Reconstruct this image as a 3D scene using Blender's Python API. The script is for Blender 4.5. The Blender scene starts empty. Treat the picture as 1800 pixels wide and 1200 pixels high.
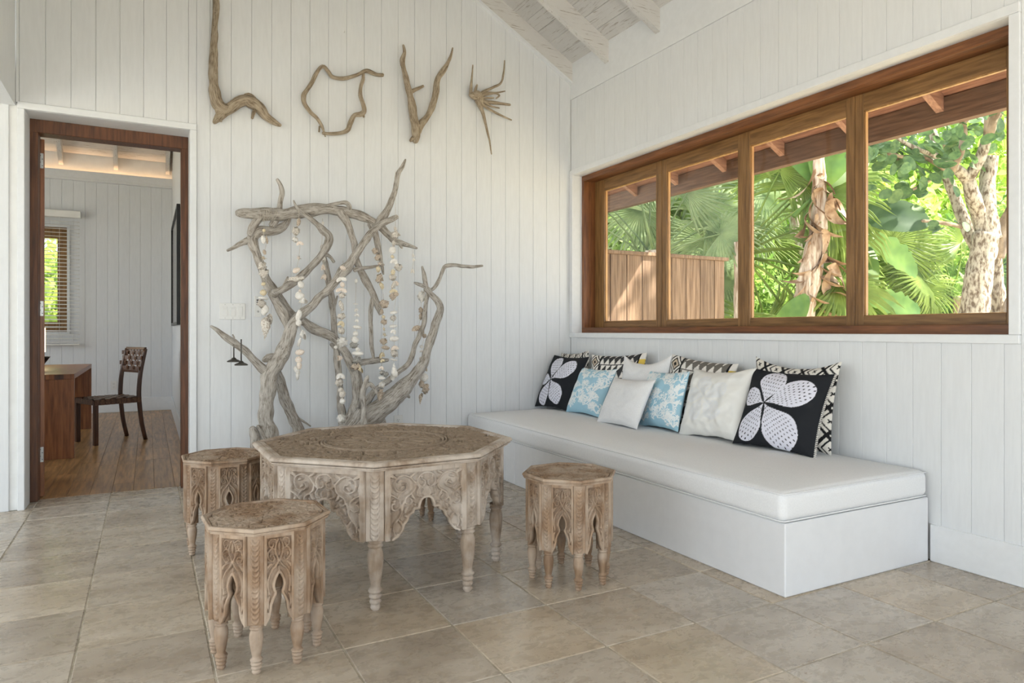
import bpy, math, random
import numpy as np
from mathutils import Vector, Matrix, noise as mnoise
PI = math.pi
random.seed(7)
scene = bpy.context.scene
C = scene.collection
# ------------------------------------------------------------------ camera
S = 1.09                                   # metres per measuring unit (camera height)
FPX, YAW, HORIZON = 1204.94, 0.4884, 581.6   # focal length in px, heading, horizon row (1800x1200 frame)
CAM = np.array([-3.0187, -4.6688, 1.0]) * S
cd = bpy.data.cameras.new('camera'); cd.sensor_width = 36; cd.lens = 36 * FPX / 1800
cd.shift_y = -(600 - HORIZON) / 1800; cd.clip_start = .05; cd.clip_end = 200
cam = bpy.data.objects.new('camera', cd); C.objects.link(cam)
cam.location = CAM; cam.rotation_euler = (PI/2, 0, -YAW); scene.camera = cam
# ------------------------------------------------------------------ sky, sun, exposure
w = bpy.data.worlds.new('sky'); scene.world = w; w.use_nodes = True
bg = w.node_tree.nodes['Background']; bg.inputs[0].default_value = (.83, .925, 1, 1); bg.inputs[1].default_value = 2.1
def sun_lamp(strength, direction, angle):
    l = bpy.data.lights.new('sun', 'SUN'); l.energy = strength; l.angle = angle; l.color = (1, .93, .82)
    o = bpy.data.objects.new('sun', l); C.objects.link(o)
    o.rotation_euler = Vector(direction).to_track_quat('-Z', 'Y').to_euler(); return o
sun_lamp(13.0, (-.58, .52, -.80), math.radians(1.0))
def portal(name, loc, rot, sx, sy):        # sampling aid at an opening: gives no light of its own
    l = bpy.data.lights.new(name, 'AREA'); l.shape = 'RECTANGLE'; l.size = sx; l.size_y = sy
    l.cycles.is_portal = True
    o = bpy.data.objects.new(name, l); C.objects.link(o); o.location = loc; o.rotation_euler = rot
vs = scene.view_settings; vs.view_transform = 'Standard'; vs.look = 'None'; vs.gamma = 1; vs.use_curve_mapping = False
vs.exposure = 0.58
scene.render.film_transparent = False
# ------------------------------------------------------------------ photo pixel -> place
cy_, sy_ = math.cos(YAW), math.sin(YAW)
def ray(x, y):
    r = (x - 900) / FPX; u = -(y - HORIZON) / FPX
    return np.array([cy_*r + sy_, -sy_*r + cy_, u])
def on_z(x, y, z=0.):  d = ray(x, y); return CAM + d * ((z - CAM[2]) / d[2])
def on_x(x, y, X=0.):  d = ray(x, y); return CAM + d * ((X - CAM[0]) / d[0])
def on_y(x, y, Y=0.):  d = ray(x, y); return CAM + d * ((Y - CAM[1]) / d[1])
def depth(p): d = np.asarray(p) - CAM; return d[0]*sy_ + d[1]*cy_
# ------------------------------------------------------------------ mesh helpers
class MB:
    def __init__(s, scale=1.0): s.v = []; s.f = []; s.sm = []; s.k = scale; s.flow = []
    def add(s, vs, fs, smooth=False):
        b = len(s.v); s.v += [tuple(map(float, q)) for q in vs]
        s.f += [tuple(b + i for i in f) for f in fs]; s.sm += [smooth] * len(fs); return s
    def box(s, x0, x1, y0, y1, z0, z1):
        if x0 > x1: x0, x1 = x1, x0
        if y0 > y1: y0, y1 = y1, y0
        if z0 > z1: z0, z1 = z1, z0
        vs = [(x, y, z) for z in (z0, z1) for y in (y0, y1) for x in (x0, x1)]
        return s.add(vs, [(0,2,3,1), (4,5,7,6), (0,1,5,4), (2,6,7,3), (0,4,6,2), (1,3,7,5)])
    def cbox(s, x0, x1, y0, y1, z0, z1, b):          # chamfered box
        lo = (min(x0,x1), min(y0,y1), min(z0,z1)); hi = (max(x0,x1), max(y0,y1), max(z0,z1))
        c = [(lo[i]+hi[i])/2 for i in range(3)]; h = [(hi[i]-lo[i])/2 for i in range(3)]
        b = min(b, .49*min(h)*2 if False else .98*min(h))
        vs = []; idx = {}
        for sx in (-1,1):
            for sy in (-1,1):
                for sz in (-1,1):
                    sg = (sx,sy,sz)
                    for a in range(3):
                        p = [c[i] + sg[i]*(h[i] - (0 if i == a else b)) for i in range(3)]
                        idx[sg+(a,)] = len(vs); vs.append(p)
        fs = []
        def face(ids):
            pts = [Vector(vs[i]) for i in ids]; n = (pts[1]-pts[0]).cross(pts[2]-pts[0])
            m = sum(pts, Vector())/len(pts) - Vector(c)
            fs.append(tuple(ids) if n.dot(m) > 0 else tuple(reversed(ids)))
        for a in range(3):
            o1, o2 = [i for i in range(3) if i != a]
            for sa in (-1,1):
                q = []
                for (p1,p2) in ((-1,-1),(1,-1),(1,1),(-1,1)):
                    sg = [0,0,0]; sg[a]=sa; sg[o1]=p1; sg[o2]=p2; q.append(idx[tuple(sg)+(a,)])
                face(q)
            for p1 in (-1,1):
                for p2 in (-1,1):
                    A=[0,0,0];B=[0,0,0]; A[a]=-1;B[a]=1
                    for D in (A,B): D[o1]=p1; D[o2]=p2
                    face([idx[tuple(A)+(o1,)], idx[tuple(B)+(o1,)], idx[tuple(B)+(o2,)], idx[tuple(A)+(o2,)]])
        for sx in (-1,1):
            for sy in (-1,1):
                for sz in (-1,1): face([idx[(sx,sy,sz,a)] for a in range(3)])
        return s.add(vs, fs)
    def prism(s, poly, fn0, fn1, smooth=False):        # poly of 2-d points, fn(p)->3-d at both ends
        n = len(poly); vs = [fn0(p) for p in poly] + [fn1(p) for p in poly]
        fs = [tuple(range(n-1, -1, -1)), tuple(range(n, 2*n))] + [(i, (i+1) % n, n + (i+1) % n, n + i) for i in range(n)]
        b = [Vector(v) for v in vs]
        cen = sum(b, Vector())/len(b); nn = (b[1]-b[0]).cross(b[n]-b[0])
        mid = (b[0]+b[1]+b[n]+b[n+1])/4 - cen
        if nn.dot(mid) < 0: fs = [tuple(reversed(f)) for f in fs]
        return s.add(vs, fs, smooth)
    def lathe(s, prof, seg=20, cx=0, cy=0, cz=0):
        vs = []; fs = []
        for (r, z) in prof:
            for k in range(seg):
                a = 2*PI*k/seg; vs.append((cx + r*math.cos(a), cy + r*math.sin(a), cz + z))
        for i in range(len(prof)-1):
            for k in range(seg):
                k2 = (k+1) % seg; fs.append((i*seg+k, i*seg+k2, (i+1)*seg+k2, (i+1)*seg+k))
        fs.append(tuple(range(seg-1, -1, -1))); fs.append(tuple((len(prof)-1)*seg + k for k in range(seg)))
        return s.add(vs, fs, True)
    def tube(s, pts, rad, seg=8, rough=0., seed=0, cap=True, freq=1.):
        pts = [Vector(p) for p in pts]; n = len(pts)
        if np.isscalar(rad): rad = [rad]*n
        t = [(pts[min(i+1,n-1)] - pts[max(i-1,0)]).normalized() for i in range(n)]
        up = Vector((0,0,1)) if abs(t[0].z) < .9 else Vector((1,0,0))
        a = t[0].cross(up).normalized(); vs = []; fs = []; L = 0
        for i in range(n):
            if i: L += (pts[i]-pts[i-1]).length
            a = (a - t[i]*a.dot(t[i])).normalized(); b = t[i].cross(a)
            for k in range(seg):
                th = 2*PI*k/seg; r = rad[i]
                if rough:
                    q = Vector((math.cos(th)*1.6 + seed*7.1, math.sin(th)*1.6, L*9*freq))
                    r *= 1 + rough*(mnoise.noise(q)*1.1 + .5*mnoise.noise(Vector((math.cos(th+L*3)*4+seed, math.sin(th+L*3)*4, L*3*freq))))
                vs.append(pts[i] + a*(r*math.cos(th)) + b*(r*math.sin(th))); s.flow.append((math.cos(th)*rad[i], math.sin(th)*rad[i], L))
        for i in range(n-1):
            for k in range(seg):
                k2 = (k+1) % seg; fs.append((i*seg+k, i*seg+k2, (i+1)*seg+k2, (i+1)*seg+k))
        if cap: fs.append(tuple(range(seg-1,-1,-1))); fs.append(tuple((n-1)*seg+k for k in range(seg)))
        return s.add(vs, fs, True)
    def mesh(s, name):
        me = bpy.data.meshes.new(name)
        k = s.k; me.from_pydata([(x*k, y*k, z*k) for x, y, z in s.v], [], s.f)
        me.polygons.foreach_set('use_smooth', s.sm); me.update()
        if s.flow and len(s.flow) == len(s.v):
            at_ = me.attributes.new('flow', 'FLOAT_VECTOR', 'POINT'); at_.data.foreach_set('vector', np.array(s.flow, np.float32).ravel())
        return me
    def build(s, name, mat, parent=None, loc=None, rot=None):
        return link(name, s.mesh(name), mat, parent, loc, rot)
def link(name, me, mat, parent=None, loc=None, rot=None):
    if mat is not None and not me.materials: me.materials.append(mat)
    o = bpy.data.objects.new(name, me); C.objects.link(o); o.parent = parent
    if loc is not None: o.location = loc
    if rot is not None: o.rotation_euler = rot
    return o
def tag(o, label, cat, group=None):
    o['label'] = label; o['category'] = cat
    if group: o['group'] = group
    return o
def thing(name, label, cat, loc=(0,0,0), rotz=0., group=None):
    o = bpy.data.objects.new(name, None); C.objects.link(o); o.empty_display_size = .05
    o.location = loc; o.rotation_euler = (0,0,rotz); return tag(o, label, cat, group)
def struct(o): o['kind'] = 'structure'; return o
def spline(pts, rad, step):
    pts = [np.array(p, float) for p in pts]; n = len(pts); P = []; R = []
    for i in range(n-1):
        p0, p1, p2, p3 = pts[max(i-1,0)], pts[i], pts[i+1], pts[min(i+2,n-1)]
        m = max(1, int(np.linalg.norm(p2-p1)/step))
        for j in range(m):
            t = j/m
            P.append(.5*((2*p1) + (-p0+p2)*t + (2*p0-5*p1+4*p2-p3)*t*t + (-p0+3*p1-3*p2+p3)*t**3))
            R.append(rad[i]*(1-t) + rad[i+1]*t)
    P.append(pts[-1]); R.append(rad[-1]); return P, R
def np_mesh(name, V, F, smooth=True, col=None):
    me = bpy.data.meshes.new(name); V = np.asarray(V, np.float32); F = np.asarray(F, np.int32); n = F.shape[1]
    me.vertices.add(len(V)); me.vertices.foreach_set('co', V.ravel())
    me.loops.add(F.size); me.loops.foreach_set('vertex_index', F.ravel())
    me.polygons.add(len(F)); me.polygons.foreach_set('loop_start', np.arange(0, F.size, n, dtype=np.int32))
    me.polygons.foreach_set('loop_total', np.full(len(F), n, np.int32))
    me.polygons.foreach_set('use_smooth', np.full(len(F), smooth)); me.update(calc_edges=True); me.validate()
    if col is not None:
        at = me.color_attributes.new('print', 'FLOAT_COLOR', 'POINT')
        at.data.foreach_set('color', np.c_[col, np.ones(len(col))].astype(np.float32).ravel())
    return me
# ------------------------------------------------------------------ materials
def srgb(r, g, b): return tuple(((c/255)/12.92 if c/255 <= .04045 else ((c/255+.055)/1.055)**2.4) for c in (r,g,b)) + (1,)
class NT:
    def __init__(s, name):
        s.m = bpy.data.materials.new(name); s.m.use_nodes = True; s.t = s.m.node_tree
        s.p = s.t.nodes['Principled BSDF']; s.out = s.t.nodes['Material Output']
    def n(s, typ, **kw):
        x = s.t.nodes.new(typ)
        for k, v in kw.items():
            if k.startswith('i_'): x.inputs[k[2:].replace('_', ' ')].default_value = v
            else: setattr(x, k, v)
        return x
    def l(s, a, b): s.t.links.new(a, b); return s
    def coords(s, scale=(1,1,1), rot=(0,0,0), rnd=True):
        tc = s.n('ShaderNodeTexCoord'); mp = s.n('ShaderNodeMapping'); mp.inputs['Scale'].default_value = scale; mp.inputs['Rotation'].default_value = rot
        if rnd:
            oi = s.n('ShaderNodeObjectInfo'); mu = s.n('ShaderNodeVectorMath', operation='SCALE'); mu.inputs[0].default_value = (37, 53, 71)
            ad = s.n('ShaderNodeVectorMath', operation='ADD')
            s.l(oi.outputs['Random'], mu.inputs['Scale']); s.l(tc.outputs['Object'], ad.inputs[0]); s.l(mu.outputs[0], ad.inputs[1]); s.l(ad.outputs[0], mp.inputs[0])
        else: s.l(tc.outputs['Object'], mp.inputs[0])
        return mp.outputs[0]
    def noise(s, vec, scale, detail=4, rough=.55, dist=0.):
        x = s.n('ShaderNodeTexNoise'); x.inputs['Scale'].default_value = scale; x.inputs['Detail'].default_value = detail
        x.inputs['Roughness'].default_value = rough; x.inputs['Distortion'].default_value = dist
        s.l(vec, x.inputs['Vector']); return x.outputs['Fac']
    def ramp(s, fac, stops):
        r = s.n('ShaderNodeValToRGB'); e = r.color_ramp.elements
        while len(e) < len(stops): e.new(.5)
        for q, (p, c) in zip(e, stops): q.position = p; q.color = c if len(c) == 4 else tuple(c)+(1,)
        s.l(fac, r.inputs[0]); return r.outputs[0]
    def mix(s, fac, a, b, mode='MIX'):
        x = s.n('ShaderNodeMix', data_type='RGBA', blend_type=mode)
        for sock, v in ((x.inputs[0], fac), (x.inputs[6], a), (x.inputs[7], b)):
            if isinstance(v, (int, float, tuple)): sock.default_value = v
            else: s.l(v, sock)
        return x.outputs[2]
    def bump(s, h, strength=.3, dist=.01):
        b = s.n('ShaderNodeBump'); b.inputs['Strength'].default_value = strength; b.inputs['Distance'].default_value = dist
        s.l(h, b.inputs['Height']); s.l(b.outputs[0], s.p.inputs['Normal']); return s
    def vary(s, col, amt=.15):                       # brightness change from object to object
        oi = s.n('ShaderNodeObjectInfo'); mr = s.n('ShaderNodeMapRange'); mr.inputs[3].default_value = 1-amt; mr.inputs[4].default_value = 1+amt
        s.l(oi.outputs['Random'], mr.inputs[0])
        hs = s.n('ShaderNodeHueSaturation'); s.l(mr.outputs[0], hs.inputs['Value']); s.l(col, hs.inputs['Color']); return hs.outputs[0]
    def col(s, c):
        if isinstance(c, tuple): s.p.inputs['Base Color'].default_value = c
        else: s.l(c, s.p.inputs['Base Color'])
        return s
    def done(s, rough=.5, spec=.5):
        s.p.inputs['Roughness'].default_value = rough; s.p.inputs['Specular IOR Level'].default_value = spec; return s.m
M = {}
def simple(name, c1, c2, scale=(1,1,1), ns=6, rough=.5, bump=.15, dist=.004, vary=0, spec=.5, lo=.35, hi=.65, detail=5, rnd=True):
    t = NT(name); v = t.coords(scale, rnd=rnd); f = t.noise(v, ns, detail)
    c = t.ramp(f, [(lo, c1), (hi, c2)])
    if vary: c = t.vary(c, vary)
    t.col(c)
    if bump: t.bump(f, bump, dist)
    M[name] = t.done(rough, spec); return M[name]
simple('white_paint', srgb(225,227,229), srgb(229,231,233), (6,6,.8), 9, .45, .06, .001)
simple('white_trim', srgb(229,231,233), srgb(233,235,237), (4,4,4), 6, .38, .05, .002)
simple('plaster', srgb(228,228,226), srgb(235,235,233), (1,1,1), 9, .6, .10, .004)
simple('cedar', srgb(96,56,28), srgb(136,86,48), (14,14,1.1), 3.5, .42, .12, .002, .08)
simple('cedar_x', srgb(96,56,28), srgb(136,86,48), (14,1.1,14), 3.5, .42, .12, .002, .08)
simple('sash_wood', srgb(112,80,44), srgb(150,112,68), (16,16,1.2), 3.5, .4, .1, .002, .06)
simple('sash_wood_x', srgb(112,80,44), srgb(150,112,68), (16,1.2,16), 3.5, .4, .1, .002, .06)
simple('bead_wood', srgb(168,124,76), srgb(206,160,104), (12,12,1.2), 3, .4, .05, .001)
simple('door_wood', srgb(74,42,22), srgb(110,68,40), (16,16,1.1), 4, .45, .15, .002)
simple('beam_wood', srgb(86,62,47), srgb(122,92,72), (14,1.1,14), 4, .7, .2, .003, .06)
simple('eave_wood', srgb(124,82,62), srgb(162,114,90), (14,1.1,14), 4, .7, .2, .003, .06)
simple('rafter_wood', srgb(140,100,80), srgb(182,138,114), (1.2,14,14), 4, .7, .2, .003, .06)
simple('fence_wood', srgb(104,80,60), srgb(148,122,98), (18,18,1.0), 3, .75, .25, .004, .16)
simple('study_floor', srgb(134,98,60), srgb(190,148,98), (14,1.0,14), 3, .30, .06, .002, .12)
simple('desk_wood', srgb(112,66,36), srgb(156,100,60), (12,12,1.0), 4, .35, .08, .002)
simple('chair_wood', srgb(58,34,20), srgb(88,54,32), (14,14,1.2), 4, .35, .1, .002)
simple('leather', srgb(74,48,32), srgb(116,80,54), (8,8,8), 8, .35, .15, .002)
def weathered(name, dark, mid, light):
    t = NT(name); at_ = t.n('ShaderNodeAttribute'); at_.attribute_name = 'flow'; oi = t.n('ShaderNodeObjectInfo')
    ad = t.n('ShaderNodeVectorMath', operation='ADD'); t.l(at_.outputs['Vector'], ad.inputs[0]); mu = t.n('ShaderNodeVectorMath', operation='SCALE'); mu.inputs[0].default_value = (3,5,7); t.l(oi.outputs['Random'], mu.inputs['Scale']); t.l(mu.outputs[0], ad.inputs[1])
    def m(sc): x = t.n('ShaderNodeMapping'); x.inputs['Scale'].default_value = sc; t.l(ad.outputs[0], x.inputs[0]); return x.outputs[0]
    f = t.noise(m((110,110,9)), 1.6, 6, .65, .3); g = t.noise(m((40,40,14)), 1.2, 4); k = t.noise(m((70,70,45)), 1.5, 3)
    c = t.ramp(f, [(.30, dark), (.46, mid), (.66, light)])
    c = t.mix(t.ramp(g, [(.40,(0,0,0)), (.66,(.75,.75,.75))]), c, light); c = t.mix(t.ramp(k, [(.66,(0,0,0)), (.74,(.8,.8,.8))]), c, dark)
    t.col(t.vary(c, .06)).bump(f, .7, .006); M[name] = t.done(.85, .2)
weathered('driftwood', srgb(74,67,60), srgb(142,133,122), srgb(202,196,188))
weathered('driftwood_tan', srgb(78,66,52), srgb(138,122,102), srgb(188,174,154))
simple('shell_white', srgb(226,220,210), srgb(246,242,236), (1,1,1), 3, .45, .1, .02)
simple('shell_peach', srgb(224,204,186), srgb(244,234,222), (1,1,1), 3, .4, .1, .02)
simple('shell_yellow', srgb(214,194,154), srgb(238,226,200), (1,1,1), 3, .45, .1, .02)
simple('coral_white', srgb(196,182,166), srgb(244,238,228), (1,1,1), 7, .8, .35, .05, lo=.42, hi=.55)
simple('coral_brown', srgb(170,148,126), srgb(230,216,198), (1,1,1), 7, .8, .35, .05, lo=.42, hi=.58)
simple('coral_grey', srgb(120,114,106), srgb(216,212,204), (1,1,1), 8, .8, .35, .05, lo=.42, hi=.55)
simple('twine', srgb(190,180,164), srgb(214,206,192), (1,1,1), 40, .9, 0)
simple('bronze', srgb(70,68,64), srgb(98,95,90), (1,1,1), 20, .4, .1, .001); M['bronze'].node_tree.nodes['Principled BSDF'].inputs['Metallic'].default_value = .7
simple('plate_white', srgb(226,226,224), srgb(232,232,230), (1,1,1), 6, .35, 0)
simple('steel', srgb(170,170,168), srgb(190,190,188), (1,1,1), 20, .35, 0); M['steel'].node_tree.nodes['Principled BSDF'].inputs['Metallic'].default_value = .8
simple('dark_slot', srgb(46,46,48), srgb(56,56,58), (1,1,1), 20, .6, 0)
simple('black_frame', srgb(22,22,22), srgb(34,34,34), (1,1,1), 10, .4, 0)
simple('picture_print', srgb(70,68,66), srgb(150,146,140), (1,1,1), 4, .2, 0)
simple('blind_white', srgb(236,235,230), srgb(242,241,237), (1,1,1), 6, .45, 0)
simple('linen', srgb(231,232,234), srgb(237,238,240), (1,1,1), 160, .9, .06, .001, spec=.2)
simple('cotton_white', srgb(227,227,228), srgb(235,235,236), (1,1,1), 160, .9, .15, .001, spec=.2)
simple('bench_paint', srgb(230,231,234), srgb(233,234,237), (2,2,2), 8, .45, .03, .001)
simple('patio', srgb(190,190,188), srgb(210,210,208), (1,1,1), 3, .8, .2, .01)
simple('grout', srgb(160,150,130), srgb(204,196,180), (1,1,1), 14, .9, .2, .004)
simple('soil', srgb(170,158,130), srgb(208,198,172), (1,1,1), 5, .95, .5, .03)
simple('bark', srgb(100,84,68), srgb(178,168,152), (1,1,.45), 34, .9, .7, .02, 0, .2, .38, .56, detail=8)
simple('bark_dark', srgb(104,88,72), srgb(164,146,124), (1,1,.5), 12, .9, .7, .02, 0, .2)
simple('husk', srgb(140,110,86), srgb(220,204,186), (10,10,1.2), 3, .85, .5, .01, 0, .2)
simple('dry_leaf', srgb(134,104,80), srgb(190,164,138), (1,1,1), 9, .7, .3, .006, .12, .3)
simple('lamp_shade', srgb(250,230,190), srgb(255,240,210), (1,1,1), 6, .7, 0)
def carved_wood(name, c1, c2, c3):
    t = NT(name); v = t.coords((9,9,1.6)); f = t.noise(v, 5, 6); g = t.noise(t.coords((1,1,1)), 7, 4)
    c = t.mix(t.ramp(g, [(.40,(0,0,0)), (.62,(.85,.85,.85))]), t.ramp(f, [(.35,c1), (.65,c2)]), c3)
    k = t.noise(t.coords((60,60,5)), 2.2, 5, .6); c = t.mix(t.ramp(k, [(.60,(0,0,0)), (.76,(.45,.45,.45))]), c, tuple(x*.5 for x in c1[:3])+(1,)); t.col(t.vary(c, .05)).bump(k, .3, .002); M[name] = t.done(.62, .3)
carved_wood('carved_table', srgb(136,117,99), srgb(174,156,138), srgb(200,189,178))
carved_wood('carved_top', srgb(134,115,96), srgb(170,151,131), srgb(158,140,121))
carved_wood('carved_stool', srgb(128,102,80), srgb(166,138,112), srgb(186,168,150))
def whitewash(name, along):
    t = NT(name); sc = {'x': (1.3,20,20), 'y': (20,1.3,20)}[along]
    f = t.noise(t.coords(sc), 4.5, 8, .7, .6); g = t.noise(t.coords((2,2,2)), 3, 3)
    a = t.ramp(f, [(.56,(0,0,0)), (.66,(.85,.85,.85))])
    c = t.mix(a, t.mix(g, srgb(218,216,213), srgb(207,204,200)), srgb(146,132,118))
    t.col(t.vary(c, .05)).bump(f, .25, .003); M[name] = t.done(.7, .3)
whitewash('whitewash_x', 'x'); whitewash('whitewash_y', 'y')
def travertine():
    t = NT('travertine'); f = t.noise(t.coords((1,2.2,1)), 2.1, 6, .55, .5); g = t.noise(t.coords((1,1.5,1)), 16, 8, .72, .5)
    c = t.ramp(f, [(.30, srgb(150,136,120)), (.46, srgb(180,167,150)), (.60, srgb(203,192,177)), (.78, srgb(188,171,148))])
    oi = t.n('ShaderNodeObjectInfo'); tint = t.ramp(oi.outputs['Random'], [(0, srgb(198,192,184)), (.3, srgb(188,176,160)), (.55, srgb(160,147,132)), (.8, srgb(196,182,161)), (1, srgb(180,161,135))])
    c = t.mix(.45, c, tint)
    c = t.mix(t.ramp(g, [(.28,(.5,.5,.5)), (.50,(0,0,0))]), c, srgb(152,134,113))
    for sc, rot, lo, dark in ((30, .7, .56, srgb(146,118,88)), (44, 2.1, .55, srgb(158,134,106)), (26, -.4, .60, srgb(222,214,202))):
        vo = t.n('ShaderNodeTexVoronoi'); vo.inputs['Scale'].default_value = sc; t.l(t.coords((1,3.2,1), (0,0,rot)), vo.inputs['Vector'])
        sp = t.ramp(vo.outputs['Distance'], [(.12,(1,1,1)), (.24,(0,0,0))]); gate = t.ramp(t.noise(t.coords((1,1,1), (0,0,rot)), 5+sc*.08, 3), [(lo,(0,0,0)), (lo+.06,(.85,.85,.85))])
        k = t.n('ShaderNodeMath', operation='MULTIPLY'); t.l(sp, k.inputs[0]); t.l(gate, k.inputs[1]); c = t.mix(k.outputs[0], c, dark)
    t.col(t.vary(c, .06)).bump(g, .12, .003)
    r = t.n('ShaderNodeMapRange'); r.inputs[3].default_value = .14; r.inputs[4].default_value = .42; t.l(g, r.inputs[0]); t.l(r.outputs[0], t.p.inputs['Roughness'])
    t.p.inputs['Specular IOR Level'].default_value = .5; M['travertine'] = t.m
travertine()
def glass():
    t = NT('glass'); tr = t.n('ShaderNodeBsdfTransparent'); gl = t.n('ShaderNodeBsdfGlossy'); gl.inputs['Roughness'].default_value = .02
    lw = t.n('ShaderNodeLayerWeight'); lw.inputs[0].default_value = .5; mx = t.n('ShaderNodeMixShader')
    pw = t.n('ShaderNodeMath', operation='POWER'); pw.inputs[1].default_value = 5; mr = t.n('ShaderNodeMapRange'); mr.inputs[3].default_value = .025; mr.inputs[4].default_value = .9
    tr.inputs[0].default_value = (.985,.99,.988,1); t.l(lw.outputs['Facing'], pw.inputs[0]); t.l(pw.outputs[0], mr.inputs[0])
    t.l(mr.outputs[0], mx.inputs[0]); t.l(tr.outputs[0], mx.inputs[1]); t.l(gl.outputs[0], mx.inputs[2]); t.l(mx.outputs[0], t.out.inputs[0]); M['glass'] = t.m
glass()
def leaf(name, c1, c2, trans=.45, ns=3):
    t = NT(name); f = t.noise(t.coords((1,1,1)), ns, 3); c = t.vary(t.ramp(f, [(.3,c1), (.7,c2)]), .18); t.col(c)
    tl = t.n('ShaderNodeBsdfTranslucent'); mx = t.n('ShaderNodeMixShader'); mx.inputs[0].default_value = trans
    hs = t.n('ShaderNodeHueSaturation'); hs.inputs['Value'].default_value = 1.35; t.l(c, hs.inputs['Color']); t.l(hs.outputs[0], tl.inputs[0])
    t.l(t.p.outputs[0], mx.inputs[1]); t.l(tl.outputs[0], mx.inputs[2]); t.l(mx.outputs[0], t.out.inputs[0]); t.done(.5, .4); M[name] = t.m
leaf('leaf_palm', srgb(96,122,58), srgb(160,178,94))
leaf('leaf_palm_blue', srgb(112,134,98), srgb(176,190,146))
leaf('leaf_banana', srgb(74,112,54), srgb(126,158,78))
leaf('leaf_round', srgb(66,96,62), srgb(116,142,88), .3)
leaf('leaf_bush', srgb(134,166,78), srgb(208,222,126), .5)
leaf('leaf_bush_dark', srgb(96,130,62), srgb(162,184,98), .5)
leaf('leaf_banana_dark', srgb(54,84,56), srgb(88,116,76), .2)
def printed(name, rough=.9):
    t = NT(name); a = t.n('ShaderNodeVertexColor'); a.layer_name = 'print'; t.col(a.outputs[0])
    f = t.noise(t.coords((1,1,1)), 260, 2); t.bump(f, .15, .001); M[name] = t.done(rough, .2)
printed('printed_cloth')
def emitter(name, col, st):
    t = NT(name); t.p.inputs['Emission Color'].default_value = col; t.p.inputs['Emission Strength'].default_value = st; t.col(col); M[name] = t.done(.6)
emitter('cove_glow', (1,.62,.32,1), 9); emitter('lamp_glow', (1,.75,.45,1), 4)
# ================================================================== THE ROOM
# measures below are in camera heights (MB(S) turns them into metres)
RIDGE, SL, ZE = -1.835, .574, 3.15
def zc(x): return ZE + SL*(-x) if x > RIDGE else ZE + SL*(x + 3.67)       # underside of ceiling planks
# ---- floor: grout bed with every tile on it
floor = struct(MB(S).box(-6.2, .2, -6.8, .26, -.12, -.0028).build('floor', M['grout']))
GX = [-.248 + .3711*k for k in range(-15, 2)]; GY = [-3.265 + .374*k for k in range(-8, 11)]
tile_full = None; rt = random.Random(3)
def tile(x0, x1, y0, y1):
    global tile_full
    w_, h_ = x1-x0, y1-y0
    if w_ < .02 or h_ < .02: return
    full = abs(w_-.3711) < .001 and abs(h_-.374) < .001; g = .0022
    if full and tile_full: me = tile_full
    else:
        me = MB(S).cbox(-w_/2+g, w_/2-g, -h_/2+g, h_/2-g, -.016, 0, .0028).mesh('tile')
        if full: tile_full = me
    o = link('tile', me, M['travertine'], floor, ((x0+x1)/2*S, (y0+y1)/2*S, rt.uniform(-.0008, .0006)))
    if full: o.rotation_euler = (0, 0, rt.choice((0, PI)))
for i in range(len(GX)-1):
    for j in range(len(GY)-1):
        x0, x1, y0, y1 = GX[i], min(GX[i+1], 0), GY[j], GY[j+1]
        if x0 >= 0 or y0 < -5.6: continue
        if y0 < 0: tile(x0, x1, y0, min(y1, 0))
        if y1 > 0: tile(max(x0, -3.625), min(x1, -2.79), max(y0, 0), min(y1, .25))
# ---- wall with the driftwood
def board(parent, a0, a1, fn, z0, z1, mat='white_paint', g=.0026, dep=.0026, th=.012, ztop=None):
    # vertical board between a0..a1 along the wall; fn(a, out, z) gives the place; chamfered long edges
    pr = [(a0+.0004, -th), (a0+.0004, -dep), (a0+g, 0), (a1-g, 0), (a1-.0004, -dep), (a1-.0004, -th)]
    zt = ztop or (lambda a: z1)
    return MB(S).prism(pr, lambda p: fn(p[0], p[1], z0), lambda p: fn(p[0], p[1], zt(p[0]))).build('board', M[mat], parent)
DX0, DX1, DZ = -3.627, -2.789, 2.240           # lined door opening
wb = MB(S)
wb.prism([(-6.0,0), (DX0,0), (DX0,3.2), (-3.67,3.2), (-3.67,2.5), (-6.0,2.5)], lambda p: (p[0], .012, p[1]), lambda p: (p[0], .18, p[1]))
wb.prism([(DX0,DZ), (DX1,DZ), (DX1,zc(DX1)+.05), (DX0,3.2)], lambda p: (p[0], .012, p[1]), lambda p: (p[0], .18, p[1]))
wb.prism([(DX1,0), (.22,0), (.22,3.1), (0,3.2), (RIDGE,zc(RIDGE)+.05), (DX1,zc(DX1)+.05)], lambda p: (p[0], .012, p[1]), lambda p: (p[0], .18, p[1]))
wall_back = struct(wb.build('wall_back', M['plaster']))
bfn = lambda a, o, z: (a, -o, z)
edges = [0.0] + [-(.1062 + .1223*j) for j in range(30)] + [-3.67]
for e1, e0 in zip(edges, edges[1:]):
    zt = lambda a: zc(a) + .02
    if e1 <= -2.752 and e0 >= -3.66: board(wall_back, e0, e1, bfn, 2.275, 0, ztop=zt)
    elif e1 <= -3.6: board(wall_back, e0, e1, bfn, 2.275, 0, ztop=zt)
    elif e1 > -2.752 > e0:
        board(wall_back, e0, -2.752, bfn, 2.275, 0, ztop=zt, g=.001); board(wall_back, -2.752, e1, bfn, .16, 0, ztop=zt)
    elif e1 > -3.66 > e0: board(wall_back, e0, e1, bfn, 2.275, 0, ztop=zt)
    else: board(wall_back, e0, e1, bfn, .16, 0, ztop=zt)
for k in range(17): board(wall_back, -3.70-.13*(k+1), -3.70-.13*k, bfn, .0, 2.256)
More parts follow.
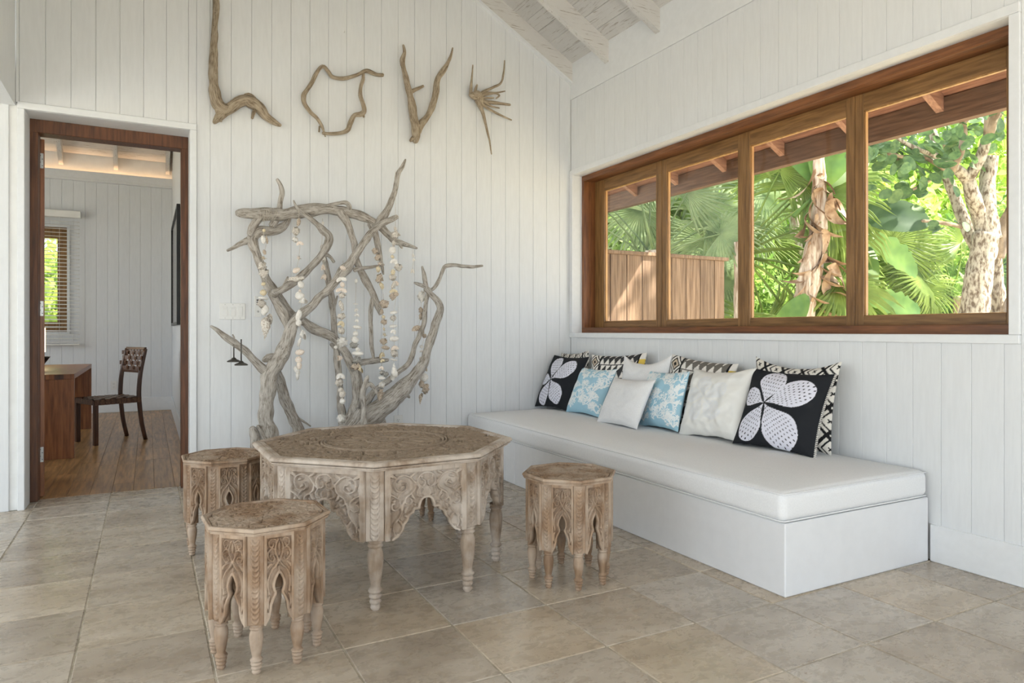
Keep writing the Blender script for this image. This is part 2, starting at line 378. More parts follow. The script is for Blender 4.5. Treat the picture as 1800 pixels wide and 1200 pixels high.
bb = struct(MB(S).cbox(-2.752, -.915, -.012, .012, 0, .16, .003).build('baseboard_back', M['white_trim']))
# ---- door: casing, lining, wooden frame, open leaf
tr = struct(MB(S).cbox(DX0-.033, DX0, -.014, .012, 0, DZ-.0004, .002).cbox(DX1, DX1+.037, -.014, .012, 0, DZ-.0004, .002)
            .cbox(DX0-.033, DX1+.037, -.016, .012, DZ, 2.278, .002).build('trim_1', M['white_trim']))
d1 = struct(MB(S).box(DX0-.01, DX0+.001, .0, .178, 0, DZ).box(DX1-.001, DX1+.01, .0, .178, 0, DZ).box(DX0, DX1, .0, .178, DZ-.001, DZ+.01)
            .build('door_1', M['white_trim']))
MB(S).cbox(DX0, DX0+.040, .18, .285, 0, DZ, .003).build('door_jamb', M['door_wood'], d1)
MB(S).cbox(DX1-.043, DX1, .18, .285, 0, DZ, .003).build('door_jamb', M['door_wood'], d1)
MB(S).cbox(DX0, DX1, .178, .287, DZ-.078, DZ, .003).build('door_head', M['door_wood'], d1)
dl = MB(S).cbox(-.034, 0, 0, .72, .008, 2.15, .002).build('door_leaf', M['desk_wood'], d1, ((DX0+.061)*S, .287*S, 0), (0, 0, math.radians(14)))
for zz in (2.02, 1.135, .26):
    MB(S).cbox(-.028, -.006, -.0028, .001, zz-.045, zz+.045, .0006).build('hinge', M['steel'], dl)
    mb = MB(S)
    for q in range(4): mb.cbox(-.0195+.005*(-1)**q, -.0145+.005*(-1)**q, -.0036, -.0026, zz-.032+.02*q, zz-.027+.02*q, .0005)
    mb.build('hinge_screws', M['dark_slot'], dl)
tag(MB().tube([(0,0,0),(0,-.018,0),(0,-.022,.008)], .0022, 8).build('wall_hook', M['plate_white'], None, tuple(on_y(605, 57, 0))), 'tiny white hook on the wall above the driftwood letters', 'hook')
# ---- window wall
OY0, OY1, OZ0, OZ1 = -.040, -3.196, .985, 2.248     # lined window opening
wr = MB(S)
wr.box(.012, .24, OY0, .18, 0, 3.2).box(.012, .24, -6.4, OY1, 0, 3.2).box(.012, .24, OY1, OY0, 0, OZ0).box(.012, .24, OY1, OY0, OZ1, 3.2)
wall_right = struct(wr.build('wall_right', M['plaster']))
rfn = lambda a, o, z: (-o, a, z)
redges = [0.0] + [-(.0935 + .1232*i) for i in range(50)]
for e1, e0 in zip(redges, redges[1:]):
    if e1 <= -3.235: board(wall_right, e0, e1, rfn, .16, 2.862); continue
    if e0 < -3.235 < e1:
        board(wall_right, e0, -3.235, rfn, .16, 2.862, g=.001); e0 = -3.235
    board(wall_right, e0, e1, rfn, .16, .951, dep=.0018, g=.0022); board(wall_right, e0, e1, rfn, 2.287, 2.862, dep=.0016, g=.002)
struct(MB(S).cbox(-.004, .012, -6.3, 0, 2.864, 3.16, .002).build('trim_2', M['white_trim']))
struct(MB(S).cbox(-.013, .012, -6.3, -2.887, 0, .16, .003).build('baseboard_right', M['white_trim']))
cs = MB(S)
cs.cbox(-.014, .012, OY0, -.001, OZ0+.0004, OZ1-.0004, .002).cbox(-.014, .012, -3.235, OY1, OZ0+.0004, OZ1-.0004, .002)
cs.cbox(-.016, .012, -3.235, -.001, OZ1, 2.2885, .002).cbox(-.016, .012, -3.235, -.001, .949, OZ0, .002)
struct(cs.build('trim_3', M['white_trim']))
XF, XS = .08, .188
w1 = struct(MB(S).box(.0, XF, OY0-.001, OY0+.006, OZ0, OZ1).box(.0, XF, OY1-.006, OY1+.001, OZ0, OZ1).box(.0, XF, OY1, OY0, OZ1-.001, OZ1+.006).box(.0, XF, OY1, OY0, OZ0-.006, OZ0+.001)
            .build('window_1', M['white_trim']))
JW = .030
MB(S).cbox(XF, .24, OY0-JW, OY0, OZ0, OZ1, .002).build('window_jamb', M['cedar'], w1)
MB(S).cbox(XF, .24, OY1, OY1+JW, OZ0, OZ1, .002).build('window_jamb', M['cedar'], w1)
MB(S).cbox(XF-.001, .24, OY1, OY0, OZ1-.042, OZ1, .002).build('window_head', M['cedar_x'], w1)
MB(S).cbox(XF-.001, .25, OY1, OY0, OZ0, OZ0+.043, .002).build('window_sill', M['cedar_x'], w1)
sY = lambda px: on_x(px, 400, XS*S)[1]/S
RZ0, RZ1, GZ0, GZ1 = OZ0+.043, OZ1-.042, 1.077, 2.118
cuts = [(OY0-JW, sY(1062), sY(1153), sY(1163)), (sY(1163), sY(1171), sY(1296), sY(1307)), (sY(1307), sY(1318), sY(1487), sY(1502)), (sY(1502), sY(1517), sY(1768), OY1+JW)]
for k, (a, b, c_, d_) in enumerate(cuts):
    xo = XS + (0, .004, 0, .004)[k]; th = .036
    sash = MB(S).cbox(xo, xo+th, a, b, RZ0, RZ1, .0015).build('sash', M['sash_wood'], w1)       # leading stile carries the sash
    MB(S).cbox(xo, xo+th, c_, d_, RZ0, RZ1, .0015).build('stile', M['sash_wood'], sash)
    MB(S).cbox(xo+.001, xo+th-.001, c_, b, GZ1, RZ1, .0015).build('rail', M['sash_wood_x'], sash)
    MB(S).cbox(xo+.001, xo+th-.001, c_, b, RZ0, GZ0, .0015).build('rail', M['sash_wood_x'], sash)
    bd = .005
    MB(S).box(xo+.012, xo+.03, b-bd, b, GZ0, GZ1).box(xo+.012, xo+.03, c_, c_+bd, GZ0, GZ1).box(xo+.012, xo+.03, c_, b, GZ1-bd, GZ1).box(xo+.012, xo+.03, c_, b, GZ0, GZ0+bd*.6).build('glazing_bead', M['bead_wood'], sash)
    MB(S).box(xo+.020, xo+.0235, c_, b, GZ0, GZ1).build('pane', M['glass'], sash)
# ---- vaulted ceiling: boards and rafters
roofm = MB(S)
yb, yf = .3, -6.6
def slope_prism(mb, xa, xb, lo, hi, y0, y1, f=zc):
    return mb.prism([(xa, f(xa)+lo), (xb, f(xb)+lo), (xb, f(xb)+hi), (xa, f(xa)+hi)], lambda p: (p[0], y0, p[1]), lambda p: (p[0], y1, p[1]))
slope_prism(roofm, RIDGE, 1.25, .03, .12, yf, yb, lambda x: ZE - SL*x); slope_prism(roofm, -4.1, RIDGE, .03, .12, yf, yb, lambda x: ZE + SL*(x+3.67))
ceiling = struct(roofm.build('ceiling', M['plaster']))
PITCH = .1079
for side in (0, 1):
    for k in range(17):
        a, b = RIDGE + k*PITCH, RIDGE + (k+1)*PITCH
        if side: a, b = 2*RIDGE - b, 2*RIDGE - a
        jit = rt.uniform(-.0012, .0012); g = .0016
        slope_prism(MB(S), a+g, b-g, jit, .03, yf, 0.0, (lambda x: ZE-SL*x) if not side else (lambda x: ZE+SL*(x+3.67))).build('plank', M['whitewash_y'], ceiling)
ry = [(-.03, 0.0)] + [(-.521-.576*k, -.521-.576*k+.045) for k in range(11)]
for (a, b) in ry:
    slope_prism(MB(S), RIDGE, -.001, -.158, 0, a, b, lambda x: ZE-SL*x).build('rafter', M['whitewash_x'], ceiling)
    slope_prism(MB(S), -3.669, RIDGE, -.158, 0, a, b, lambda x: ZE+SL*(x+3.67)).build('rafter', M['whitewash_x'], ceiling)
slope_prism(MB(S), RIDGE, -.001, -.170, -.150, -.034, 0, lambda x: ZE-SL*x).build('cover_strip', M['white_trim'], ceiling)
# ---- left side: header over a wide opening to the porch; rear wall with a wide doorway
struct(MB(S).box(-3.86, -3.67, -6.4, -.0005, 2.256, 3.2).box(-3.86, -3.67, -6.4, -5.4, 0, 2.256).build('wall_left', M['white_paint']))
struct(MB(S).box(-6.6, -3.86, -6.4, -.0005, 2.256, 2.4).build('porch_ceiling', M['white_paint']))
struct(MB(S).box(-3.67, -3.35, -6.55, -6.4, 0, 3.2).box(-.35, .24, -6.55, -6.4, 0, 3.2).prism([(-3.67,3.2),(-3.35,2.4),(-.35,2.4),(.24,3.1),(RIDGE,4.2)], lambda p:(p[0],-6.55,p[1]), lambda p:(p[0],-6.4,p[1])).build('wall_front', M['white_paint']))
portal('porch_portal', (-6.55*S, -3.2*S, 1.1*S), (0, -PI/2, 0), 2.2*S, 6.3*S)
portal('front_portal', (-1.85*S, -6.5*S, 1.2*S), (PI/2, 0, 0), 3.0*S, 2.3*S)
portal('window_portal', (.3*S, -1.6*S, 1.6*S), (0, PI/2, 0), 1.15*S, 3.1*S)
# ---- the study beyond the door
YS, XR = 5.08, -2.745
sf = struct(MB(S).box(-6.3, XR+.2, .25, YS+.2, -.12, -.01).build('floor_study', M['dark_slot']))
rk = random.Random(5); x = XR
while x > -5.0:
    y = .25
    x0 = max(x-.118, -5.05)
    while y < YS:
        y1 = min(YS, y + rk.uniform(.5, 1.5)) if y > .3 else .25 + rk.uniform(.25, 1.2)
        MB(S).cbox(x0+.0007, x-.0007, y+.0007, y1-.0007, -.012, 0, .001).build('plank', M['study_floor'], sf); y = y1
    x -= .118
zs = lambda y: 3.135 + .57*((YS-y) if y > 2.66 else (y-.24))
wf = MB(S)
WX0, WX1, WZ0, WZ1 = -4.80, -3.872, .99, 2.237
wf.box(-6.3, WX0, YS+.01, YS+.16, 0, 3.3).box(WX1, XR+.2, YS+.01, YS+.16, 0, 3.3).box(WX0, WX1, YS+.01, YS+.16, 0, WZ0).box(WX0, WX1, YS+.01, YS+.16, WZ1, 3.3)
wall_far = struct(wf.build('wall_far', M['plaster']))
ffn = lambda a, o, z: (a, YS - o, z)
for k in range(19):
    a1, a0 = XR-.118*k, XR-.118*(k+1)
    if a0 > WX1: board(wall_far, a0, a1, ffn, .17, 2.812, th=.009)
    else:
        board(wall_far, a0, a1, ffn, .17, WZ0-.03, th=.009); board(wall_far, a0, a1, ffn, WZ1+.03, 2.812, th=.009)
        if a1 > WX1: board(wall_far, WX1+.03, a1, ffn, WZ0-.03, WZ1+.03, th=.009, g=.0005)
struct(MB(S).cbox(-6, XR, YS-.014, YS+.01, 0, .172, .003).build('baseboard_far', M['white_trim']))
tf = struct(MB(S).cbox(-6, XR, YS-.05, YS+.01, 2.806, 2.835, .003).cbox(-5.999, XR-.0005, YS-.0495, YS-.04, 2.8355, 2.925, .001).build('trim_4', M['white_trim']))
MB(S).box(-5.9, XR-.03, YS-.034, YS-.016, 2.837, 2.845).build('cove_light', M['cove_glow'], tf)
wsr = struct(MB(S).prism([(.18,0),(YS+.16,0),(YS+.16,3.2),(2.66,4.62),(.18,3.2)], lambda p: (XR, p[0], p[1]), lambda p: (XR+.15, p[0], p[1])).build('wall_study', M['white_paint']))
struct(MB(S).cbox(XR-.014, XR, .29, YS-.014, 0, .172, .003).build('baseboard_study', M['white_trim']))
struct(MB(S).box(-6.3, -6.15, .18, .8, 0, 3.3).box(-6.3, -6.15, 4.2, YS, 0, 3.3).box(-6.3, -6.15, .8, 4.2, 0, .6).box(-6.3, -6.15, .8, 4.2, 2.6, 3.3)
       .prism([(.18,3.2),(YS+.16,3.2),(2.66,4.6)], lambda p: (-6.3, p[0], p[1]), lambda p: (-6.15, p[0], p[1])).build('wall_outer', M['white_paint']))  # unseen wall; its opening is added and widened to brighten the study
struct(MB(S).box(-6.15, XR, .18, .30, 2.5, 3.2).box(-6.15, DX0-.002, .18, .30, 0, 2.5).box(DX0, DX1, .18, .30, DZ, 2.5).build('wall_near', M['plaster']))
portal('study_portal', (-6.32*S, 2.5*S, 1.6*S), (0, -PI/2, 0), 2.0*S, 3.4*S)
portal('study_window_portal', (-4.33*S, (YS+.2)*S, 1.6*S), (-PI/2, 0, 0), .9*S, 1.2*S)
cst = MB(S)
for a, b in ((.1, 2.66), (2.66, YS+.3)):
    cst.prism([(a, zs(a)+.03), (b, zs(b)+.03), (b, zs(b)+.12), (a, zs(a)+.12)], lambda p: (-6.4, p[0], p[1]), lambda p: (XR+.2, p[0], p[1]))
cstudy = struct(cst.build('ceiling_study', M['plaster']))
for k in range(23):
    a, b = YS - .1075*(k+1), YS - .1075*k
    MB(S).prism([(a+.0016, zs(a+.0016)), (b-.0016, zs(b-.0016)), (b-.0016, zs(b)+.03), (a+.0016, zs(a)+.03)], lambda p: (-6.1, p[0], p[1]), lambda p: (XR, p[0], p[1])).build('plank', M['whitewash_x'], cstudy)
for k in range(6):
    xa = XR-.075-.5675*k
    MB(S).prism([(2.66, zs(2.66)-.15), (YS, zs(YS)-.15), (YS, zs(YS)), (2.66, zs(2.66))], lambda p: (xa, p[0], p[1]), lambda p: (xa+.045, p[0], p[1])).build('rafter', M['whitewash_y'], cstudy)
# study window with frame
w2 = struct(MB(S).cbox(WX0-.03, WX0, YS-.02, YS+.01, WZ0-.03, WZ1+.03, .002).cbox(WX1, WX1+.03, YS-.02, YS+.01, WZ0-.03, WZ1+.03, .002)
            .cbox(WX0+.0004, WX1-.0004, YS-.0195, YS+.009, WZ1, WZ1+.0295, .002).cbox(WX0+.0004, WX1-.0004, YS-.0195, YS+.009, WZ0-.0295, WZ0, .002).build('window_2', M['white_trim']))
MB(S).cbox(WX1-.10, WX1, YS+.03, YS+.13, WZ0, WZ1, .002).build('window_jamb', M['sash_wood'], w2)
MB(S).cbox(WX0, WX0+.10, YS+.03, YS+.13, WZ0, WZ1, .002).build('window_jamb', M['sash_wood'], w2)
MB(S).cbox(WX0+.10, WX1-.10, YS+.03, YS+.13, WZ1-.13, WZ1, .002).build('window_head', M['sash_wood'], w2)
MB(S).cbox(WX0+.10, WX1-.10, YS+.03, YS+.13, WZ0, WZ0+.12, .002).build('window_sill', M['sash_wood'], w2)
MB(S).box(WX0+.10, WX1-.10, YS+.075, YS+.078, WZ0+.12, WZ1-.13).build('pane', M['glass'], w2)
# ---- eaves outside the window
eave = struct(MB(S).box(1.0, 1.06, -6.3, 3.0, 2.185, 2.336).build('eave_beam', M['beam_wood']))
ez = lambda x: 2.345 + SL*(1.0 - x)
for k in range(10):
    a, b = .14 + .10*k, .14 + .10*(k+1)
    if b > 1.3: break
    MB(S).prism([(a+.001, ez(a+.001)), (b-.001, ez(b-.001)), (b-.001, ez(b)+.025), (a+.001, ez(a)+.025)], lambda p: (p[0], -6.3, p[1]), lambda p: (p[0], 3.0, p[1])).build('soffit_board', M['eave_wood'], eave)
for k in range(13):
    y0 = .985 - .555*k
    MB(S).prism([(.24, ez(.24)-.098), (.999, ez(.999)-.090), (.999, ez(.999)), (.24, ez(.24))], lambda p: (p[0], y0-.022, p[1]), lambda p: (p[0], y0+.022, p[1])).build('rafter', M['rafter_wood'], eave)
# ================================================================== CARVED TABLE AND STOOLS
def smooth_curve(pts, step):
    P, _ = spline([(a, b) for a, b in pts], [0]*len(pts), step); return np.array(P)
class Relief:
    def __init__(s, x0, x1, y0, y1, res):
        s.x0, s.y0, s.res = x0, y0, res
        s.nx = int(round((x1-x0)/res))+1; s.ny = int(round((y1-y0)/res))+1
        s.X, s.Y = np.meshgrid(x0 + np.arange(s.nx)*res, y0 + np.arange(s.ny)*res); s.H = np.zeros_like(s.X)
    def stamp(s, pts, width, h, groove=0.):
        n = len(pts)
        for i, (px, py) in enumerate(pts):
            r = width(i/max(1, n-1)) if callable(width) else width
            if r < s.res*.6: continue
            i0 = max(0, int((px-r-s.x0)/s.res)); i1 = min(s.nx, int((px+r-s.x0)/s.res)+2)
            j0 = max(0, int((py-r-s.y0)/s.res)); j1 = min(s.ny, int((py+r-s.y0)/s.res)+2)
            if i0 >= i1 or j0 >= j1: continue
            d = np.hypot(s.X[j0:j1,i0:i1]-px, s.Y[j0:j1,i0:i1]-py)/r
            p = np.sqrt(np.clip(1.6*(1-d*d), 0, 1))*h*(1-groove*np.exp(-(d*3.2)**2))
            s.H[j0:j1,i0:i1] = np.maximum(s.H[j0:j1,i0:i1], np.where(d < 1, p, 0))
    def curve(s, pts, width, h, mirror=True, groove=0., step=None):
        c = smooth_curve(pts, step or s.res*1.6); wf = (lambda t: .84*width(t)) if callable(width) else .84*width
        s.stamp(c, wf, h, groove)
        if mirror: s.stamp(c*np.array([-1,1]), wf, h, groove)
    def leafm(s, pts, wmax, h, mirror=True):
        s.curve(pts, lambda t: wmax*(math.sin(PI*min(1, t*.92+.06))**.8), h, mirror, .35)
def poly_sdf(X, Y, P):                     # >0 outside the closed polygon
    P = np.asarray(P); d = np.full(X.shape, 1e9); ins = np.zeros(X.shape, bool); gx = np.zeros(X.shape); gy = np.zeros(X.shape)
    for (ax, ay), (bx, by) in zip(P, np.roll(P, -1, 0)):
        ex, ey = bx-ax, by-ay; t = np.clip(((X-ax)*ex + (Y-ay)*ey)/(ex*ex+ey*ey+1e-12), 0, 1)
        qx, qy = ax+t*ex, ay+t*ey; q = np.hypot(X-qx, Y-qy); m = q < d
        d = np.where(m, q, d); gx = np.where(m, qx, gx); gy = np.where(m, qy, gy)
        cr = ((ay > Y) != (by > Y)) & (X < (bx-ax)*(Y-ay)/(by-ay+1e-12) + ax); ins ^= cr
    return np.where(ins, -d, d), gx, gy
def panel_mesh(name, rl, opening, thick, h):
    sd, gx, gy = poly_sdf(rl.X, rl.Y, opening); keep = sd > -rl.res*.5
    fk = keep[:-1,:-1] & keep[1:,:-1] & keep[:-1,1:] & keep[1:,1:]
    near = (np.abs(sd) < rl.res*1.05); used = np.zeros_like(keep)
    used[:-1,:-1] |= fk; used[1:,:-1] |= fk; used[:-1,1:] |= fk; used[1:,1:] |= fk
    allf = np.ones_like(keep); nb = np.pad(fk, 1, constant_values=False)
    full = nb[:-1,:-1] & nb[1:,:-1] & nb[:-1,1:] & nb[1:,1:]
    edge = used & ~full & near
    X = np.where(edge, gx, rl.X); Y = np.where(edge, gy, rl.Y)
    id_ = np.full(rl.X.shape, -1); id_[used] = np.arange(used.sum()); n = used.sum()
    V = np.concatenate([np.c_[X[used], -rl.H[used], Y[used]], np.c_[X[used], np.full(n, thick), Y[used]]])
    jj, ii = np.nonzero(fk)
    a, b, c, d = id_[jj,ii], id_[jj,ii+1], id_[jj+1,ii+1], id_[jj+1,ii]
    F = [np.c_[a,b,c,d], np.c_[a+n,d+n,c+n,b+n]]
    ed = np.concatenate([np.c_[a,b], np.c_[b,c], np.c_[c,d], np.c_[d,a]])
    key = np.sort(ed, 1); key = key[:,0].astype(np.int64)*n*2 + key[:,1]; u, inv, cnt = np.unique(key, return_inverse=True, return_counts=True)
    be = ed[cnt[inv] == 1]; F.append(np.c_[be[:,1], be[:,0], be[:,0]+n, be[:,1]+n])
    return np_mesh(name, V, np.concatenate(F), True)
def leaf_chain(w_, h_, pitch, hh, name):
    rl = Relief(-w_/2, w_/2, 0, h_, .0021); k = 0; y = .008
    rl.H[:] = hh*.35
    while y + pitch < h_ - .004:
        for sx in (1, -1):
            rl.stamp(smooth_curve([(sx*w_*.03, y), (sx*w_*.17, y+pitch*.35), (sx*w_*.22, y+pitch*.95)], .0016), lambda t: w_*.11*(1.1-.75*t), hh, .3)
        y += pitch
    return panel_mesh(name, rl, [(9,9),(9.1,9),(9.1,9.1)], .030, hh)
# --- table side panel
HW, HP = .1725, .276
half = [(0,.55),(.07,.545),(.125,.515),(.165,.45),(.175,.40),(.30,.40),(.315,.355),(.42,.32),(.47,.245),(.545,.20),(.575,.13),(.64,.07),(.70,.03),(.80,.004)]
op = [(-u*HW, v*HP) for u, v in reversed(half[1:])] + [(u*HW, v*HP) for u, v in half] + [(.80*HW,-.05), (-.80*HW,-.05)]
def frame_raise(rl, hw, hp, st, rail, h, op, band):
    sd, _, _ = poly_sdf(rl.X, rl.Y, op)
    rl.H = np.maximum(rl.H, h*np.clip((np.abs(rl.X)-(hw-st))/.0015+.5, 0, 1)); rl.H = np.maximum(rl.H, h*np.clip((rl.Y-(hp-rail))/.0015+.5, 0, 1))
    rl.H = np.maximum(rl.H, h*np.clip((band-np.abs(sd))/.0015+.5, 0, 1))
rl = Relief(-HW, HW, 0, HP, .0019); ht = .0165
W = lambda a, b: (lambda t: a*(1-t)+b*t)
for pts, wd in [
    ([(0,.251),(.018,.249),(.034,.235),(.036,.212),(.022,.198),(.008,.204),(.007,.219),(.016,.224)], W(.0062,.0045)),
    ([(.030,.196),(.048,.214),(.070,.238),(.100,.248),(.128,.238),(.136,.214),(.124,.190),(.100,.184),(.084,.196),(.088,.213),(.101,.214)], W(.006,.0045)),
    ([(.046,.216),(.052,.188),(.070,.172),(.088,.160),(.090,.140),(.074,.132),(.062,.142),(.068,.153)], W(.0065,.0045)),
    ([(.160,.232),(.150,.205),(.152,.180),(.134,.168),(.114,.152),(.112,.130),(.126,.114),(.144,.120),(.145,.137),(.133,.141)], W(.005,.0045)),
    ([(.112,.132),(.106,.105),(.118,.082),(.136,.060),(.140,.036),(.132,.018)], W(.0065,.004)),
    ([(.100,.184),(.112,.174),(.120,.160)], W(.005,.004)), ([(.030,.196),(.040,.176),(.036,.160),(.022,.158)], W(.005,.004))]:
    rl.curve(pts, wd, ht, True, .25)
for pts, wd in [([(.128,.240),(.146,.250),(.160,.256)], .010), ([(.072,.240),(.056,.248),(.044,.256)], .008), ([(.152,.178),(.158,.160),(.156,.138)], .009), ([(.150,.108),(.156,.088),(.152,.064)], .010),
    ([(.092,.148),(.104,.128),(.100,.108)], .009), ([(.120,.078),(.108,.064),(.104,.048)], .008), ([(.146,.052),(.156,.034),(.150,.014)], .008), ([(.096,.206),(.106,.200),(.110,.192)], .008),
    ([(.064,.176),(.058,.160),(.048,.150)], .008), ([(.014,.185),(.016,.170),(.010,.160)], .007), ([(.154,.208),(.160,.196),(.158,.186)], .007), ([(.120,.222),(.112,.228),(.100,.229)], .007), ([(.078,.122),(.088,.112),(.092,.098)], .007)]:
    rl.leafm(pts, wd, ht)
for q in [(.124,.020),(.088,.088),(.05,.128),(.135,.150),(.022,.236)]:
    for sx in (1,-1): rl.stamp([(sx*q[0], q[1])], .0065, ht)
frame_raise(rl, HW, HP, .020, .020, ht, op, .0095)
table_panel = panel_mesh('panel', rl, op, .016, ht)
table_post = leaf_chain(.070, HP, .0205, .0105, 'post')
# --- stool side panel
SHW, SHP = .0457, .286
hf = [(0,.56),(.10,.535),(.25,.48),(.31,.43),(.27,.385),(.17,.35),(.20,.32),(.36,.275),(.50,.215),(.54,.15),(.62,.09),(.76,.045),(.90,.012)]
sop = [(-u*SHW, v*SHP) for u, v in reversed(hf[1:])] + [(u*SHW, v*SHP) for u, v in hf] + [(.90*SHW,-.05), (-.90*SHW,-.05)]
rl = Relief(-SHW, SHW, 0, SHP, .0016); hs_ = .0140
for pts, wd in [([(.003,.268),(.012,.245),(.010,.222),(.002,.200),(.010,.184),(.024,.168),(.033,.146),(.034,.118),(.030,.098)], W(.0035,.0042)),
    ([(.006,.262),(.020,.270),(.031,.262),(.030,.248),(.021,.245),(.018,.253)], W(.0036,.003)),
    ([(.012,.236),(.024,.240),(.034,.228),(.033,.208),(.022,.199),(.014,.206),(.018,.215)], W(.0038,.003)),
    ([(.032,.112),(.035,.085),(.036,.055)], W(.003,.002))]:
    rl.curve(pts, wd, hs_, True, .25)
for pts, wd in [([(.022,.192),(.032,.186),(.035,.172)], .0055), ([(.030,.090),(.036,.070),(.033,.046)], .006), ([(.034,.042),(.036,.03),(.034,.016)], .0045), ([(.0,.262),(.0,.246),(.0,.228)], .005), ([(.026,.224),(.028,.216),(.024,.210)], .004), ([(.0,.184),(0,.176),(0,.166)], .004)]:
    rl.leafm(pts, wd, hs_)
frame_raise(rl, SHW, SHP, .0085, .012, hs_, sop, .0075)
stool_panel = panel_mesh('panel', rl, sop, .010, hs_)
stool_post = leaf_chain(.050, SHP, .0165, .0085, 'post')
# --- carved tops
def carved_top(name, ap, res, h, ring, unit, seed, dens=.24):
    rl = Relief(-ap*1.09, ap*1.09, -ap*1.09, ap*1.09, res); r_ = random.Random(seed); strokes = []
    n = int((ap/unit)**2*dens)
    for _ in range(n):
        rad = ap*1.05*math.sqrt(r_.uniform(.004, 1)); a = r_.uniform(0, PI/8)
        cx, cy = rad*math.cos(a), rad*math.sin(a); k = r_.random(); a0 = r_.uniform(0, 2*PI); sg = r_.choice((-1,1)); u = unit*r_.uniform(.7, 1.25)
        if k < .5:
            pts = [(cx + u*(1-.75*t)*math.cos(a0+sg*5.5*t), cy + u*(1-.75*t)*math.sin(a0+sg*5.5*t)) for t in np.linspace(0, 1, 9)]
            strokes.append((pts, unit*.26, 0))
        else:
            b = sg*.9; pts = [(cx + u*1.1*t*math.cos(a0+b*t), cy + u*1.1*t*math.sin(a0+b*t)) for t in np.linspace(-1, 1, 5)]
            strokes.append((pts, unit*.40, 1))
    for a_, r0_, r1_ in ((0, .05, .21), (PI/8, .12, .27), (PI/16, .25, .40)): strokes.append(([(ap*r*math.cos(a_), ap*r*math.sin(a_)) for r in np.linspace(r0_, r1_, 4)], ap*.040, 1))
    strokes.append(([(0,0),(ap*.008,0),(ap*.016,0)], ap*.05, 0))
    for pts, wd, kind in strokes:
        c = smooth_curve(pts, res*2.2)
        f = (lambda t, wd=wd: wd*(1-.3*t)) if kind == 0 else (lambda t, wd=wd: wd*math.sin(PI*min(1,t*.9+.07)))
        hh = h*r_.uniform(.75, 1)
        for k in range(8):
            for m in (1, -1):
                a = k*PI/4; R_ = np.array([[math.cos(a), -math.sin(a)], [math.sin(a), math.cos(a)]])
                rl.stamp((c*np.array([1, m]))@R_.T, f, hh, .3)
    if ring:
        d = np.hypot(rl.X, rl.Y)
        for rr, ww in ring: rl.H = np.where(np.abs(d-rr) < ww*2, h*1.05*np.clip((ww-np.abs(d-rr))/.0016+.5, 0, 1), rl.H)
    ins = np.ones(rl.X.shape, bool)
    for k in range(8):
        a = PI/8 + k*PI/4; ins &= (rl.X*math.cos(a) + rl.Y*math.sin(a)) < ap
    fk = ins[:-1,:-1] & ins[1:,:-1] & ins[:-1,1:] & ins[1:,1:]; us = np.zeros_like(ins)
    us[:-1,:-1] |= fk; us[1:,:-1] |= fk; us[:-1,1:] |= fk; us[1:,1:] |= fk
    id_ = np.full(rl.X.shape, -1); id_[us] = np.arange(us.sum()); jj, ii = np.nonzero(fk)
    return np_mesh(name, np.c_[rl.X[us], rl.Y[us], rl.H[us]], np.c_[id_[jj,ii], id_[jj,ii+1], id_[jj+1,ii+1], id_[jj+1,ii]])
def oct_frame(R, prof):                              # moulding swept round an octagon: prof = (inset, z)
    mb = MB(); n = len(prof); c8 = math.cos(PI/8)
    for k in range(8):
        a0, a1 = k*PI/4, (k+1)*PI/4
        vs = [((R-d/c8)*math.cos(a), (R-d/c8)*math.sin(a), z) for a in (a0, a1) for d, z in prof]
        mb.add(vs, [(i, n+i, n+i+1, i+1) for i in range(n-1)])
    return mb
def turned(h, r, top_r):                             # leg: collar, vase, three rings at the foot
    pr = [(.46,0), (.52,.008)]
    for i in range(4):
        z0, pk, vl = .012+.078*i, .70+.085*i, .50+.055*i
        pr += [(vl,z0), (pk*.9,z0+.014), (pk,z0+.034), (pk*.92,z0+.056), (vl+.03,z0+.070)]
    pr += [(.66,.335),(.62,.36),(.70,.40),(.84,.50),(.98,.62),(1.05,.72),(1.02,.80),(.88,.865),(.78,.885),(.80,.90),(1.0,.915),(1.02,.93),(.84,.948),(.86,.958),(1.02,.975),(1.02,1.0)]
    return MB().lathe([(r*a*(1 if z < .9 else top_r), z*h) for a, z in pr], 20)
